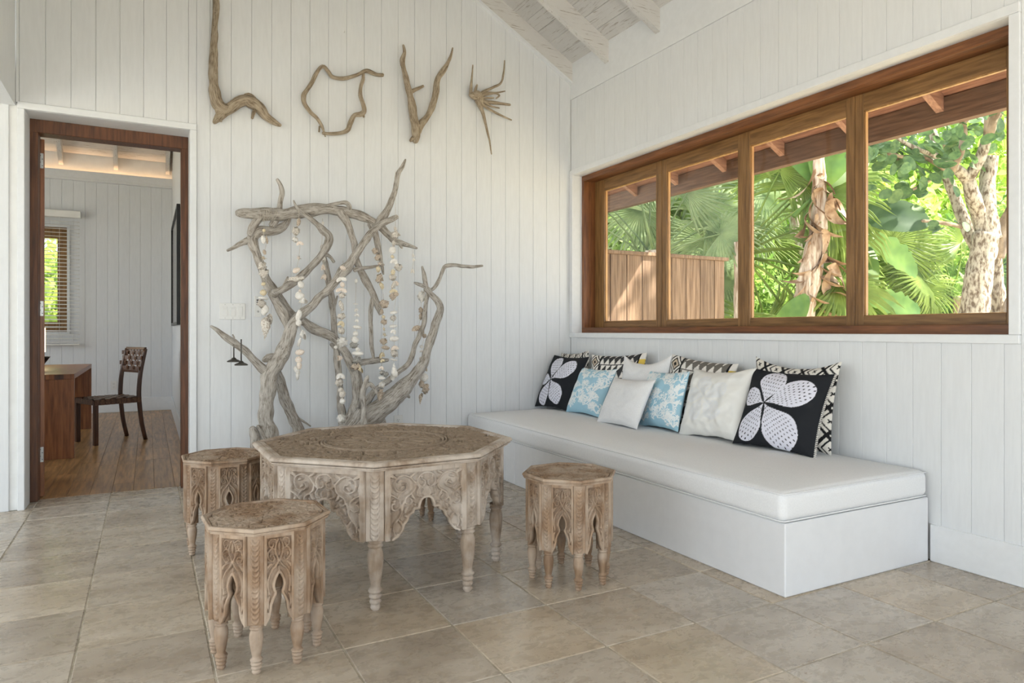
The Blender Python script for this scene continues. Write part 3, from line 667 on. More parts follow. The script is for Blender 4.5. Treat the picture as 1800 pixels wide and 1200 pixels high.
def octagon_piece(name, label, cat, loc, ang, R, z, th, body, pm, qm, hp, hw_off, leg_h, leg_r, top_me, wood, topwood, group=None, protos={}):
    t = thing(name, label, cat, loc, ang, group); key = name
    if key not in protos:
        fr = R*.085
        prof = [(R*.13, z-th), (R*.035, z-th), (R*.030, z-th*.80), (R*.014, z-th*.72), (R*.014, z-th*.60), (R*.030, z-th*.57), (R*.030, z-th*.50), (R*.004, z-th*.46), (0, z-th*.36), (R*.004, z-th*.16), (R*.014, z-.0012), (R*.022, z), (R*.040, z), (R*.043, z-.003), (R*.047, z-.003), (R*.050, z), (fr-.012, z), (fr-.008, z-.003), (fr-.004, z-.001), (fr, z-(.0225 if R > .4 else .018)), (R*.6, z-(.0225 if R > .4 else .018))]
        protos[key] = dict(frame=oct_frame(R, prof).mesh('top_frame'), leg=turned(leg_h, leg_r, 1).mesh('leg'))
        for m_ in (protos[key]['frame'], protos[key]['leg']): m_.materials.append(M[wood])
        sheet = MB()
        a8 = [((body*.97)*math.cos(k*PI/4), (body*.97)*math.sin(k*PI/4)) for k in range(8)]
        sheet.prism(a8, lambda p: (p[0], p[1], z-th-.004), lambda p: (p[0], p[1], z-th+.010)); protos[key]['sub'] = sheet.mesh('underboard'); protos[key]['sub'].materials.append(M[wood])
    P = protos[key]
    link('top_frame', P['frame'], None, t); link('underboard', P['sub'], None, t)
    link('carved_inlay', top_me, M[topwood], t, (0, 0, z-(.0225 if R > .4 else .018)))
    for k in range(8):
        a = k*PI/4; am = a + PI/8; ap = body*math.cos(PI/8)
        link('panel', pm, M[wood], t, (ap*math.cos(am), ap*math.sin(am), leg_h), (0, 0, am+PI/2))
        rp = body - hw_off*math.cos(PI/8*3)
        link('post', qm, M[wood], t, (rp*math.cos(a), rp*math.sin(a), leg_h), (0, 0, a+PI/2))
        rg = body - leg_r*1.05
        link('leg', P['leg'], None, t, (rg*math.cos(a), rg*math.sin(a), 0))
    return t
TR, TZ = .549*S, .537*S
tt = carved_top('carved_inlay', TR*math.cos(PI/8)-TR*.082, .0023, .021, [(.272,.0045),(.286,.0045),(.085,.003)], .0255, 4)
octagon_piece('coffee_table', 'large octagonal carved wooden coffee table with scrollwork sides and arched aprons', 'table', (-2.122*S, -1.821*S, 0), -1.946, TR, TZ, .036, .552, table_panel, table_post, HP, .0379, TZ-.036-HP, .030, tt, 'carved_table', 'carved_top')
SR, SZ = .195*S, .468
st = carved_top('carved_inlay', SR*math.cos(PI/8)-SR*.080, .0016, .0165, None, .0215, 9)
for (x, y, a, lab) in [(-2.689,-2.403,-1.897, 'octagonal carved wooden stool nearest the camera, in front of the coffee table'),
                       (-2.702,-1.237,-1.957, 'octagonal carved wooden stool beside the open doorway, behind the nearest stool'),
                       (-1.500,-2.309,-1.911, 'octagonal carved wooden stool between the coffee table and the white bench'),
                       (-1.560,-1.210,-1.920, 'octagonal carved stool hidden behind the coffee table, only its feet showing')]:
    octagon_piece('carved_stool', lab, 'stool', (x*S, y*S, 0), a, SR, SZ, .024, .1895, stool_panel, stool_post, SHP, .027, SZ-.024-SHP, .0210, st, 'carved_stool', 'carved_stool', 'carved stools round the coffee table')
# ================================================================== BENCH AND CUSHIONS
def rounded_box(x0, x1, y0, y1, z0, z1, r, step, crown=0., nz=0., seed=0):
    c = np.array([(x0+x1)/2, (y0+y1)/2, (z0+z1)/2]); h = np.array([x1-x0, y1-y0, z1-z0])/2; V = []; F = []
    def axis(hh):
        inner = np.linspace(-(hh-r), hh-r, max(2, int(2*(hh-r)/step))); e = r*np.array([1, .82, .62, .42, .2])
        return np.concatenate([-(hh-r)-e, inner, (hh-r)+e[::-1]])
    for a in range(3):
        o1, o2 = [(1,2),(2,0),(0,1)][a]; A, B = axis(h[o1]), axis(h[o2])
        for sg in (-1, 1):
            b0 = len(V); G = np.zeros((len(A), len(B), 3)); G[...,a] = sg*h[a]; G[...,o1] = A[:,None]; G[...,o2] = B[None,:]
            q = np.clip(G, -(h-r), h-r); d = G-q; L = np.linalg.norm(d, axis=2, keepdims=True); G = q + d/np.maximum(L, 1e-9)*r
            V += list(G.reshape(-1, 3)); nb = len(B)
            for i in range(len(A)-1):
                for j in range(nb-1):
                    f = (b0+i*nb+j, b0+(i+1)*nb+j, b0+(i+1)*nb+j+1, b0+i*nb+j+1); F.append(f if sg > 0 else f[::-1])
    V = np.array(V); u = V/h
    V[:,2] += crown*np.clip(1-u[:,0]**4, 0, 1)*np.clip(1-u[:,1]**10, 0, 1)*np.clip(u[:,2], 0, 1)
    if nz:
        for i, p in enumerate(V):
            q = Vector((p[0]*3+seed, p[1]*3, p[2]*4)); q2 = Vector((p[0]*2+seed, p[1]*16, p[2]*3))
            V[i] *= 1; V[i,2] += nz*mnoise.noise(q)*(1 if p[2] > 0 else 0); V[i,0] += nz*.8*mnoise.noise(q2)*(1 if abs(u[i,0]) > .9 else 0); V[i,1] += nz*.6*mnoise.noise(q)*(1 if abs(u[i,1]) > .97 else 0)
    me = np_mesh('cushion', V + c, np.array(F)); return me
bench = thing('window_bench', 'long white painted built-in bench plinth under the window', 'bench', (-.46*S, -1.44*S, 0))
bx = lambda m, a: m
def rel(mb): mb.v = [(x+.46, y+1.44, z) for x, y, z in mb.v]; return mb
rel(MB(S).cbox(-.912, -.016, -2.883, -.742, 0, .277, .004)).build('plinth_panel', M['bench_paint'], bench)
rel(MB(S).cbox(-.912, -.016, -.740, -.018, 0, .277, .004)).build('plinth_panel', M['bench_paint'], bench)
cu = thing('bench_cushion', 'long white upholstered seat cushion covering the bench', 'cushion', (-.46*S, -1.44*S, .279*S))
cme = rounded_box(-.468*S, .444*S, -1.446*S, 1.420*S, 0, .112*S, .032*S, .045, .022*S, .005)
link('cover', cme, M['linen'], cu)
pp = MB()
for zz in (.107, .006):
    P, R_ = spline([(-.460*S, 1.38*S, zz*S), (-.461*S, 0, zz*S), (-.461*S, -1.425*S, zz*S), (-.452*S, -1.440*S, zz*S), (0, -1.440*S, zz*S), (.43*S, -1.440*S, zz*S)], [.0035]*6, .05); pp.tube(P, R_, 6)
pp.build('piping', M['linen'], cu)
CT = .412*S                                        # height of the seat where the pillows stand
def pillow_mesh(name, wd, ht, th, n, colfn=None, seed=0, crease=.006, sag=.0):
    t = np.sin(np.linspace(-1, 1, n)*PI/2*.999); U, Vv = np.meshgrid(t, t)
    X = U*wd/2*(1-.085*(1-Vv**2)); Z = ht/2 + Vv*ht/2*(1-.085*(1-U**2))
    T = th/2*np.clip((1-U**4)*(1-Vv**4), 0, 1)**.62*(1-.22*(U**2+Vv**2)/2)
    N = np.array([mnoise.noise(Vector((u*2.3+seed*9.1, v*2.3, seed))) + .6*mnoise.noise(Vector((u*5+seed, v*5, 3+seed))) for u, v in zip(U.ravel(), Vv.ravel())]).reshape(U.shape)
    rim = np.clip(1-np.maximum(np.abs(U), np.abs(Vv)), 0, 1)
    T = T + crease*N*np.clip(rim*6, 0, 1)
    Z = Z - sag*np.clip(Vv, 0, 1)*(1-U**2)*ht
    Z = Z - .5*crease*N
    front = np.c_[X.ravel(), -T.ravel(), Z.ravel()]; back = np.c_[X.ravel(), T.ravel(), Z.ravel()]
    id_ = np.arange(n*n).reshape(n, n); a, b, c, d = id_[:-1,:-1].ravel(), id_[:-1,1:].ravel(), id_[1:,1:].ravel(), id_[1:,:-1].ravel()
    F = np.concatenate([np.c_[a,b,c,d], np.c_[a,d,c,b]+n*n])
    col = None
    if colfn is not None:
        cf, cb = colfn(U, Vv); col = np.concatenate([cf.reshape(-1,3), cb.reshape(-1,3)])
    return np_mesh(name, np.concatenate([front, back]), F, True, col)
def lin(r, g, b): return np.array(srgb(r, g, b)[:3])
def flower(cx, cy, petals, s1):
    def fn(U, V):
        col = np.tile(lin(38,40,44), U.shape+(1,)); m = np.zeros(U.shape, bool); dash = np.zeros(U.shape, bool)
        for ang, L, Wd in petals:
            a = math.radians(ang); p = (U-cx)*math.cos(a)+(V-cy)*math.sin(a); q = -(U-cx)*math.sin(a)+(V-cy)*math.cos(a)
            t = np.clip(p/L, 0, 1); half = Wd*np.where(t < .64, np.sin(PI/2*np.clip(t/.64, 0, 1))**1.7, np.sqrt(np.clip(1-((t-.64)/.36)**2, 0, 1)))*(p > 0)*(p < L); m |= np.abs(q) < half
            inside = np.abs(q) < half*.86
            row = np.floor(p/.105); pp_ = p/.105-row-.5; fan = np.maximum(t, .15); qq = q/(.115*np.maximum(fan, .5)) + .5*(row % 2)
            dq = qq-np.round(qq); dash |= inside & (p > .1) & ((pp_*1.1)**2 + (dq*1.9)**2 < .075)
        col[m] = lin(226,226,238); col[m & dash] = lin(30,30,34)
        back = np.tile(lin(38,40,44), U.shape+(1,)); return col, back
    return fn
def coral_print(seed):
    def fn(U, V):
        n = 420; g = np.zeros((n, n), bool); r_ = random.Random(seed); yy, xx = np.mgrid[0:n, 0:n]
        def blob(x, y, r):
            i0, i1, j0, j1 = int(x-r)-1, int(x+r)+2, int(y-r)-1, int(y+r)+2
            i0, j0 = max(i0,0), max(j0,0); i1, j1 = min(i1,n), min(j1,n)
            if i0 < i1 and j0 < j1: g[j0:j1,i0:i1] |= (xx[j0:j1,i0:i1]-x)**2+(yy[j0:j1,i0:i1]-y)**2 < r*r
        def br(x, y, a, L, r, dep):
            k = int(L/2)+1
            for i in range(k):
                x += 2*math.cos(a); y += 2*math.sin(a); a += r_.uniform(-.14, .14); blob(x, y, r)
                if dep > 0 and i > 2 and r_.random() < .10: br(x, y, a+r_.choice((-1,1))*r_.uniform(.5,.9), L*.6, r*.88, dep-1)
            if dep > 0:
                for s_ in (-.45, .45): br(x, y, a+s_, L*.6, r*.88, dep-1)
        for cx, cy in [(90,30),(250,60),(390,20),(60,190),(190,200),(330,180),(110,330),(270,320),(400,330),(30,330),(170,110),(320,100),(30,90),(400,240),(220,400),(350,400),(60,410)]:
            a0 = r_.uniform(1.1, 2.0)
            for s_ in (-.9,-.3,.3,.9): br(cx, cy, a0+s_, 40, 3.2, 3)
        iu = np.clip(((U+1)/2*(n-1)).astype(int), 0, n-1); iv = np.clip(((V+1)/2*(n-1)).astype(int), 0, n-1)
        m = g[iv, iu]; col = np.where(m[...,None], lin(238,242,243), lin(166,205,222)); return col, np.tile(lin(166,205,222), U.shape+(1,))
    return fn
def kilim(base, flip):
    def fn(U, V):
        u = U*(-1 if flip else 1); col = np.tile(lin(*base), U.shape+(1,)); W_ = lin(232,228,222); K = lin(34,34,36)
        r = np.floor((V+1)*4.2); fv = (V+1)*4.2-r; fu = (u*4.6+.5*(r % 2)) % 1
        tri = np.where(r % 2 == 0, fu < fv*.95, np.abs(fu-.5) < (1-fv)*.5)
        col[tri & (fv > .06) & (fv < .93)] = W_
        s = u < -.52; du = (u+.76)/.24; dv = ((V*2.0) % 1)*2-1; dia = np.abs(du)+np.abs(dv)
        st_ = np.where((dia < .28)[...,None], K, np.where((dia < .62)[...,None], lin(196,180,160), np.where((dia < .82)[...,None], K, np.where((dia < 1.1)[...,None], W_, np.where((dia < 1.3)[...,None], K, W_)))))
        col = np.where(s[...,None], st_, col)
        e = u > .86; ye = (np.floor((V+1)*5) % 2 == 0); col = np.where(e[...,None], np.where(ye[...,None], lin(220,190,90), W_), col)
        col[(np.abs(u-.84) < .025)] = K; col[np.abs(u+.52) < .03] = K
        chk = ((np.floor(U*18)+np.floor(V*18)) % 2 == 0); back = np.where(chk[...,None], K, W_); return col, back
    return fn
def mudcloth(U, V):
    W_ = lin(226,222,214); K = lin(30,30,32); col = np.tile(W_, U.shape+(1,))
    a = ((U*2.2+V*1.7) % 1); b = ((U*2.2-V*1.7) % 1); m = (a < .16) | (b < .16) | ((a > .30) & (a < .38) & (b > .3)) | ((b > .30) & (b < .38) & (a > .3))
    c1 = np.abs(((U*2.2+V*1.7) % 1)-.68); c2 = np.abs(((U*2.2-V*1.7) % 1)-.68); m |= ((c1 < .035) | (c2 < .035)) & (c1 < .14) & (c2 < .14)
    col[m] = K; return col, col.copy()
def ghost(U, V):
    c, _ = flower(-.15, .05, [(100,.75,.26),(30,.8,.26),(-45,.8,.26),(-115,.75,.24),(170,.7,.24)], 0)(U, V)
    m = c[...,0] > .3; col = np.where(m[...,None], lin(229,230,231), lin(234,233,229)); return col, np.tile(lin(234,233,229), U.shape+(1,))
PETR = [(82,.92,.33),(25,1.24,.36),(-49,1.30,.44),(-112,1.06,.30),(160,.66,.25)]
PETL = [(94,.94,.30),(34,1.22,.34),(-46,1.12,.34),(-106,1.0,.28),(182,.62,.22)]
def put_pillow(name, label, me, mat, x, y, tilt, roll=0, yaw=0, dz=0):
    o = tag(link(name, me, mat), label, 'pillow')
    o.matrix_world = Matrix.Translation((x*S, y*S, CT+dz)) @ Matrix.Rotation(-PI/2+math.radians(yaw), 4, 'Z') @ Matrix.Rotation(-math.radians(tilt), 4, 'X') @ Matrix.Rotation(math.radians(roll), 4, 'Y')
    return o
PC = M['printed_cloth']
def fringe(me_w, me_h, parent, n=46):              # stitched edging along the right side
    mb = MB()
    for i in range(n):
        v = -1 + 2*(i+.5)/n; x = me_w/2*(1-.085*(1-v*v)); z = me_h/2+v*me_h/2*.998
        mb.box(x-.002, x+.010, -.003, .003, z-me_h/n*.3, z+me_h/n*.3)
    return mb.build('edging', M['fringe'], parent)
simple('fringe', srgb(190,186,180), srgb(230,226,220), (1,1,1), 120, .9, 0, lo=.45, hi=.55)
simple('fringe_dark', srgb(26,28,44), srgb(40,42,58), (1,1,1), 120, .9, 0)
p = put_pillow('pillow', 'black pillow with large white flower, leftmost, in the corner', pillow_mesh('pillow', .516, .479, .14, 150, flower(-.26,-.02,PETL,0), 1), PC, -.330, -.242, 25, -.3, 2)
fringe(.516, .479, p)
p = put_pillow('pillow', 'black and white patterned pillow tip behind the left flower pillow', pillow_mesh('pillow', .42, .47, .10, 110, mudcloth, 2), PC, -.140, -.232, 6, -4)
p = put_pillow('pillow', 'black and white kilim pillow with triangles and diamonds beside corner pillows', pillow_mesh('pillow', .606, .475, .13, 140, kilim((62,62,64), False), 3, .006), PC, -.180, -.815, 9, -3, 6)
p = put_pillow('pillow', 'pale blue pillow with white coral print, beside left flower pillow', pillow_mesh('pillow', .480, .390, .13, 170, coral_print(2), 4), PC, -.330, -.650, 25, -1, -2)
p = put_pillow('pillow', 'plain white pillow leaning at the back, between two kilim pillows', pillow_mesh('pillow', .506, .480, .12, 60, None, 5, .008, .10), M['cotton_white'], -.222, -1.153, 11, -2.6, 2)
p = put_pillow('pillow', 'small plain white pillow standing in front of all others', pillow_mesh('pillow', .485, .350, .12, 60, None, 6), M['cotton_white'], -.455, -1.215, 26, -1.6, -3.5)
p = put_pillow('pillow', 'pale blue coral print pillow between two white pillows', pillow_mesh('pillow', .460, .390, .12, 170, coral_print(5), 7), PC, -.315, -1.440, 15, -2.6, -7)
p = put_pillow('pillow', 'grey and white kilim pillow with triangles and yellow edge', pillow_mesh('pillow', .56, .470, .13, 140, kilim((112,108,102), False), 8), PC, -.170, -1.573, 9, 5, 5)
p = put_pillow('pillow', 'large white pillow with faint flower, beside the right flower pillow', pillow_mesh('pillow', .51, .446, .15, 110, ghost, 9, .016, .04), PC, -.318, -1.862, 20, -3.0, -1)
p = put_pillow('pillow', 'black pillow with large white flower and stitched edge, rightmost in front', pillow_mesh('pillow', .504, .458, .15, 190, flower(-.30,.05,PETR,0), 10), PC, -.312, -2.288, 23, 1.1, 6)
fringe(.504, .458, p)
p = put_pillow('pillow', 'black and white mud cloth pillow behind the right flower pillow', pillow_mesh('pillow', .54, .492, .13, 150, mudcloth, 11, .008, .07), PC, -.172, -2.262, 9, 1, 4)
# ================================================================== DRIFTWOOD
def branch(mb, pts, off, seed=0, rough=.20, seg=16):
    """pts: (px, py, radius px[, metres from wall]) on the wall with the driftwood"""
    P = []; R = []
    for q in pts:
        o = q[3] if len(q) > 3 else off
        p = on_y(q[0], q[1], -o); P.append(p); R.append(q[2]*depth(p)/FPX)
    n0 = len(P)
    P, R = spline(P, R, .010)
    R = [r*(1+.16*mnoise.noise(Vector((p[0]*14, p[1]*14+seed, p[2]*14)))) for p, r in zip(P, R)]
    P = [np.array(p)+np.array([mnoise.noise(Vector((p[0]*9+7, seed, p[2]*9))), 0, mnoise.noise(Vector((p[0]*9, seed+3, p[2]*9+5)))])*min(r, .012)*.45 for p, r in zip(P, R)]
    d0 = Vector(P[0])-Vector(P[1]); d1 = Vector(P[-1])-Vector(P[-2])
    P = [np.array(Vector(P[0])+d0.normalized()*R[0]*.45)] + P + [np.array(Vector(P[-1])+d1.normalized()*R[-1]*.45)]; R = [R[0]*.5] + R + [R[-1]*.5]
    mb.tube(P, R, seg, rough, seed, freq=1.3); return mb
def place(o_parts, name, label, cat, base):
    pass
def driftwood_thing(name, label, cat, parts, off, base, mat):
    t = thing(name, label, cat, base)
    for i, (nm, pts) in enumerate(parts):
        mb = MB(); branch(mb, pts, off, i*3.3+len(parts)); mb.v = [(x-base[0], y-base[1], z-base[2]) for x, y, z in mb.v]
        mb.build(nm, M[mat], t)
    return t
def wp(px, py, off=.04): return tuple(on_y(px, py, -off))
driftwood_thing('driftwood_letter', 'driftwood letter L, tall upright branch with curved foot on white wall', 'letter', [
    ('stem', [(380,-70,5),(380,0,5),(377,60,6),(375,110,7),(376,150,8),(381,178,10),(391,190,9),(400,192,8)]),
    ('foot', [(377,216,3),(382,209,6),(392,198,9),(403,190,9),(416,181,9),(430,177,9),(440,180,10),(455,189,9),(468,204,7),(480,212,6),(494,220,2.5)]),
    ('twig', [(443,208,1.8),(445,201,2.6),(448,194,3.5)]), ('twig', [(374,176,2),(380,186,5),(386,196,7)]), ('twig', [(430,168,3),(437,167,4),(444,171,4),(450,180,5)]), ('twig', [(389,214,2),(387,208,4),(392,202,6)])], .045, wp(378,190), 'driftwood_tan')
driftwood_thing('driftwood_letter', 'driftwood letter O, a rough ring of thin bent branches on wall', 'letter', [
    ('upper_branch', [(674,132,2.6),(662,131,3),(645,125,3.4),(630,130,3),(608,138,3),(585,136,3.2),(577,126,3.2),(570,117,3.2),(562,121,3.2),(550,140,3.6),(538,160,3.8),(534,168,4.2),(536,182,3.6),(545,197,3.2),(558,208,3),(566,222,2.6),(572,240,1.2)]),
    ('lower_branch', [(567,234,2.5),(585,234.5,3),(603,233,3.2),(612,228,4),(616,216,4),(623,203,4),(634,200,4.5),(640,194,4),(638,182,3.4),(634,168,3.6),(634,152,3),(638,140,3),(639,130,2.4)]),
    ('twig', [(561,232,1.2),(562,222,1.6)]), ('twig', [(640,206,1.8),(638,199,3)])], .045, wp(600,180), 'driftwood_tan')
driftwood_thing('driftwood_letter', 'driftwood letter V, two thick forked branches on white wall', 'letter', [
    ('left_branch', [(709,79,1.6),(711,92,3),(707,107,4.4),(711,125,4.6),(716,148,5),(722,170,6.5),(727,200,7),(731,222,7.5),(731,240,7),(730,249,5)]),
    ('right_branch', [(796,84,1.2),(791,103,3),(779,124,4.4),(769,142,5.2),(766,165,5.4),(760,188,5.6),(750,206,5.6),(739,219,6),(734,232,6)]),
    ('twig', [(723,161,3.6),(735,155,3),(744,151,2)]), ('twig', [(721,248,2),(726,243,4)])], .055, wp(731,200), 'driftwood_tan')
driftwood_thing('driftwood_letter', 'driftwood letter E, spiky root with many thin spreading twigs', 'letter', [
    ('root_knot', [(826,166,4),(832,168,7),(838,168,9),(844,174,7),(846,182,4)]),
    ('twig', [(831,114,1.2),(829,140,1.8),(827,163,3)]), ('twig', [(887,106,1),(885,130,1.8),(880,146,1.8),(866,154,2),(853,160,2.6),(842,168,3)]),
    ('twig', [(888,160,.8),(872,163,1.5),(855,163,2.2),(842,167,3)]), ('twig', [(872,173,1.2),(878,168,1.6),(868,164,1.6),(845,168,2.4)]), ('twig', [(897,184,1.6),(872,181,3),(852,178,3.6),(842,174,4)]),
    ('twig', [(878,190,1),(862,186,1.8),(845,178,2.6)]), ('twig', [(899,211,1.2),(882,203,1.8),(864,194,2.2),(846,182,3)]), ('twig', [(864,271,1),(860,245,1.6),(854,220,2.4),(848,195,3.2),(840,176,5)]),
    ('twig', [(839,149,1.6),(836,158,2.4),(834,166,3)]), ('twig', [(868,172,1.2),(855,172,2),(842,170,3)])], .06, wp(840,170), 'driftwood_tan')
base = tuple(on_z(560, 846)); FY = 856
TREE = [
 ('top_branch', [(416,374,5),(428,374,8),(448,376,10),(475,377,10.5),(500,376,10),(530,371,11),(560,368,10),(590,370,9),(612,373,9),(632,379,9),(650,386,7),(668,398,7),(682,412,6.5),(694,424,6),(705,427,4.5),(720,431,3),(733,436,1.8)], .24),
 ('twig', [(487,316,3),(493,326,4),(496,340,4.2),(493,354,4.5),(490,370,5)], .22),
 ('twig', [(574,362,3),(592,357,3),(606,355,3.4),(613,360,3.4),(615,370,4)], .26),
 ('twig', [(703,432,3),(707,436,1.5)], .24),
 ('left_frame', [(508,380,4),(503,392,6),(492,402,7.5),(475,406,8),(458,406,9.5),(447,413,10),(444,425,9),(450,445,7),(460,470,7),(470,495,8.5),(482,515,9.5),(498,536,9),(515,556,8.5),(535,566,8),(550,578,8.5),(572,585,8),(590,597,7.5),(604,617,7),(616,636,8),(626,655,9.5),(629,685,10),(629,706,12),(622,728,11),(608,752,10),(600,790,10),(596,FY,10)], .20),
 ('stub', [(399,440,2),(410,435,3),(424,427,5),(440,421,7)], .20),
 ('stub', [(440,413,5),(445,399,6.5),(454,386,7),(463,378,7)], .24),
 ('stub', [(478,397,6),(484,387,6),(490,376,5)], .22),
 ('curved_branch', [(516,352,1.4),(520,362,2.6),(528,372,3.6),(543,382,4.4),(556,394,4.6),(567,406,6.5),(576,413,6.5),(577,424,6.5),(570,441,6),(556,459,6),(536,481,6.4),(515,497,6.4),(495,509,6.5),(480,516,8)], .30),
 ('twig', [(566,452,4),(574,447,3.4),(581,452,3),(587,461,2.6)], .18), ('twig', [(500,503,4),(504,492,2.4),(506,486,1.4)], .30),
 ('thin_branch', [(570,452,4.4),(574,472,5),(578,495,5.4),(582,515,5.6),(585,545,5.2),(588,580,5),(591,612,5.6),(595,655,5.8),(599,700,6.2),(603,750,7),(606,FY,7)], .14),
 ('twig', [(593,520,1.4),(590,530,2.2),(587,538,3)], .14), ('twig', [(582,604,3),(588,610,4)], .14),
 ('long_diagonal', [(698,381,3.6),(688,386,5),(672,393,5.4),(655,406,6),(640,426,6.4),(624,450,6.8),(606,474,9),(592,492,7.5),(575,511,7),(558,526,7),(545,540,7.4),(531,552,8),(518,566,9),(509,585,10),(502,606,11),(494,626,13),(484,642,15),(474,660,15),(470,684,13),(468,712,12),(468,738,13),(474,768,15),(478,810,17),(480,FY,20)], .32),
 ('upright_twig', [(713,280,1.4),(708,292,3.6),(700,304,4.4),(697,322,4.6),(690,348,5.2),(680,370,6.4),(670,386,7.4),(660,400,7)], .27),
 ('crossing_branch', [(598,372,7),(610,391,6.6),(618,412,6),(623,430,5.4),(625,445,5.2),(628,462,6),(638,484,6.4),(650,506,6.2),(658,524,6),(665,540,5),(668,553,1.8)], .26),
 ('twig', [(656,522,4.5),(652,540,4.2),(652,570,4),(653,600,3.6),(655,616,4),(657,631,1.6)], .26),
 ('hanging_twig', [(652,393,8),(660,410,6),(664,430,5),(668,450,4.2),(671,466,3.2),(674,482,1.2)], .22), ('twig', [(622,474,4),(634,472,2.8),(655,469,2.4),(675,465,1.8)], .31),
 ('left_arm', [(370,573,1.8),(382,580,3.6),(396,590,5.6),(412,602,6.6),(430,617,6.6),(448,634,7),(460,646,8),(472,655,8)], .33),
 ('knot', [(462,634,4),(470,630,8),(480,630,9),(486,634,7)], .24), ('stub', [(500,626,7),(505,618,5),(507,614,3)], .35), ('twig', [(412,594,1.6),(409,588,1.2)], .33),
 ('rear_trunk', [(484,650,8),(490,668,9),(498,695,9.5),(507,716,9.5),(516,738,9),(525,765,10),(530,FY,11)], .18),
 ('twig', [(512,727,3.4),(525,735,2.2),(546,749,1.2)], .17),
 ('link_branch', [(478,514,8),(488,534,8),(498,552,8.2),(507,574,8)], .27), ('stub', [(444,752,6),(447,768,8),(450,800,9),(452,FY,10)], .36), ('twig', [(453,748,3),(460,760,4),(468,775,5)], .36),
 ('big_limb', [(610,FY,26),(618,790,24),(632,752,20),(648,735,19),(668,719,18),(690,702,17),(706,686,14),(720,671,11),(733,655,10.5),(744,638,8.5),(751,618,7.5),(758,594,8),(765,572,7.4),(772,552,6.4),(774,541,6),(769,529,5.4),(758,516,4.6),(748,507,4.4)], .34),
 ('twig', [(728,497,1.6),(736,499,3),(746,503,4),(756,512,4)], .34), ('twig', [(742,468,1.6),(745,480,3.4),(747,492,4.4),(750,508,4.4)], .34), ('stub', [(711,692,3.4),(717,695,2.8),(720,698,1.8)], .34),
 ('thin_limb', [(848,467,1.8),(832,469,2.6),(815,468,3),(800,465.5,3.2),(784,467,3.4),(778,476,3.2),(772,492,3.4),(764,505,3.2),(754,514,3.4),(749,530,3.6),(747,550,3.8),(745,570,4),(737,590,4),(730,604,4.4),(726,622,4.4),(716,640,4.2),(700,654,4.4),(684,667,5),(664,682,5.4),(650,698,6),(643,712,7),(640,730,8)], .30),
 ('side_branch', [(618,648,6),(630,640,6),(645,636,5.4),(662,633,5.4),(672,633,4.6),(683,632,2.6)], .25),
 ('small_fork', [(639,768,7),(640,742,5.8),(639,715,5.4),(637,696,5.4),(640,680,4.4),(645,666,4),(647,660,2)], .42), ('twig', [(641,680,4),(648,674,4.2),(656,680,3.6),(662,691,2)], .42),
 ('root', [(600,775,8),(612,752,9),(622,738,10),(632,722,10)], .36), ('root', [(668,FY,22),(668,790,20),(664,752,17),(654,728,14)], .28), ('twig', [(672,730,4),(676,722,3)], .28)]
def px_tree(base):
    t = thing('driftwood_tree', 'tall screen of grey driftwood branches hung with shells, against the white wall', 'driftwood', base)
    for i, (nm, pts, off) in enumerate(TREE):
        mb = MB(); branch(mb, pts, off, i*1.7, .21)
        mb.v = [(x-base[0], y-base[1], max(z, .0)-base[2]) for x, y, z in mb.v]; mb.build(nm, M['driftwood'], t)
    mb = MB(); r_ = random.Random(2)                      # twine lashing on the top branch
    for k in range(9):
        x = 458 + 3.1*k; P, R = spline([on_y(x-3, 388, -.275), on_y(x+r_.uniform(-4,6), 377, -.29), on_y(x+r_.uniform(-6,8), 366, -.265)], [.0011]*3, .02); mb.tube(P, R, 5)
    mb.v = [(x-base[0], y-base[1], z-base[2]) for x, y, z in mb.v]; mb.build('lashing', M['twine'], t); return t
px_tree((base[0], -.30, 0))
# ================================================================== SHELL STRINGS
def ico(sub=2):
    import bmesh
    bm = bmesh.new(); bmesh.ops.create_icosphere(bm, subdivisions=sub, radius=1.0)
    V = np.array([v.co[:] for v in bm.verts]); F = np.array([[v.index for v in f.verts] for f in bm.faces]); bm.free(); return V, F
IV, IF = ico(3); IV2, IF2 = ico(2)
def lump(name, amp, fr, seed, sc=(1,1,1), holes=0.):
    V = IV.copy()
    for i, p in enumerate(IV):
        n = mnoise.noise(Vector(p)*fr + Vector((seed, seed*2, 0))); n2 = mnoise.noise(Vector(p)*fr*2.3 + Vector((seed, 5, 0)))
        k = 1 + amp*n + amp*.6*n2
        if holes and n2 < -.18: k -= holes
        V[i] = p*k
    return np_mesh(name, V*np.array(sc), IF)
def clam(name, ribs, depth_):
    V = []; F = []; nr, na = 7, 25
    for side in (1,):
        for i in range(nr):
            r = i/(nr-1)
            for j in range(na):
                a = PI*(-.12 + 1.24*j/(na-1)); wob = 1 + .03*math.cos(ribs*a*2)
                V.append((r*wob*math.cos(a), -depth_*(1-(1-r)**2)*(1-.75*r)*(2.2)+ .02*math.cos(ribs*a*2)*r, r*wob*math.sin(a)-.45))
        for i in range(nr-1):
            for j in range(na-1): F.append((i*na+j, i*na+j+1, (i+1)*na+j+1, (i+1)*na+j))
    V = np.array(V); n = len(V); B = V.copy(); B[:,1] = -B[:,1]*.5 + .02
    return np_mesh(name, np.concatenate([V, B]), np.concatenate([np.array(F), np.array(F)[:,::-1]+n]))
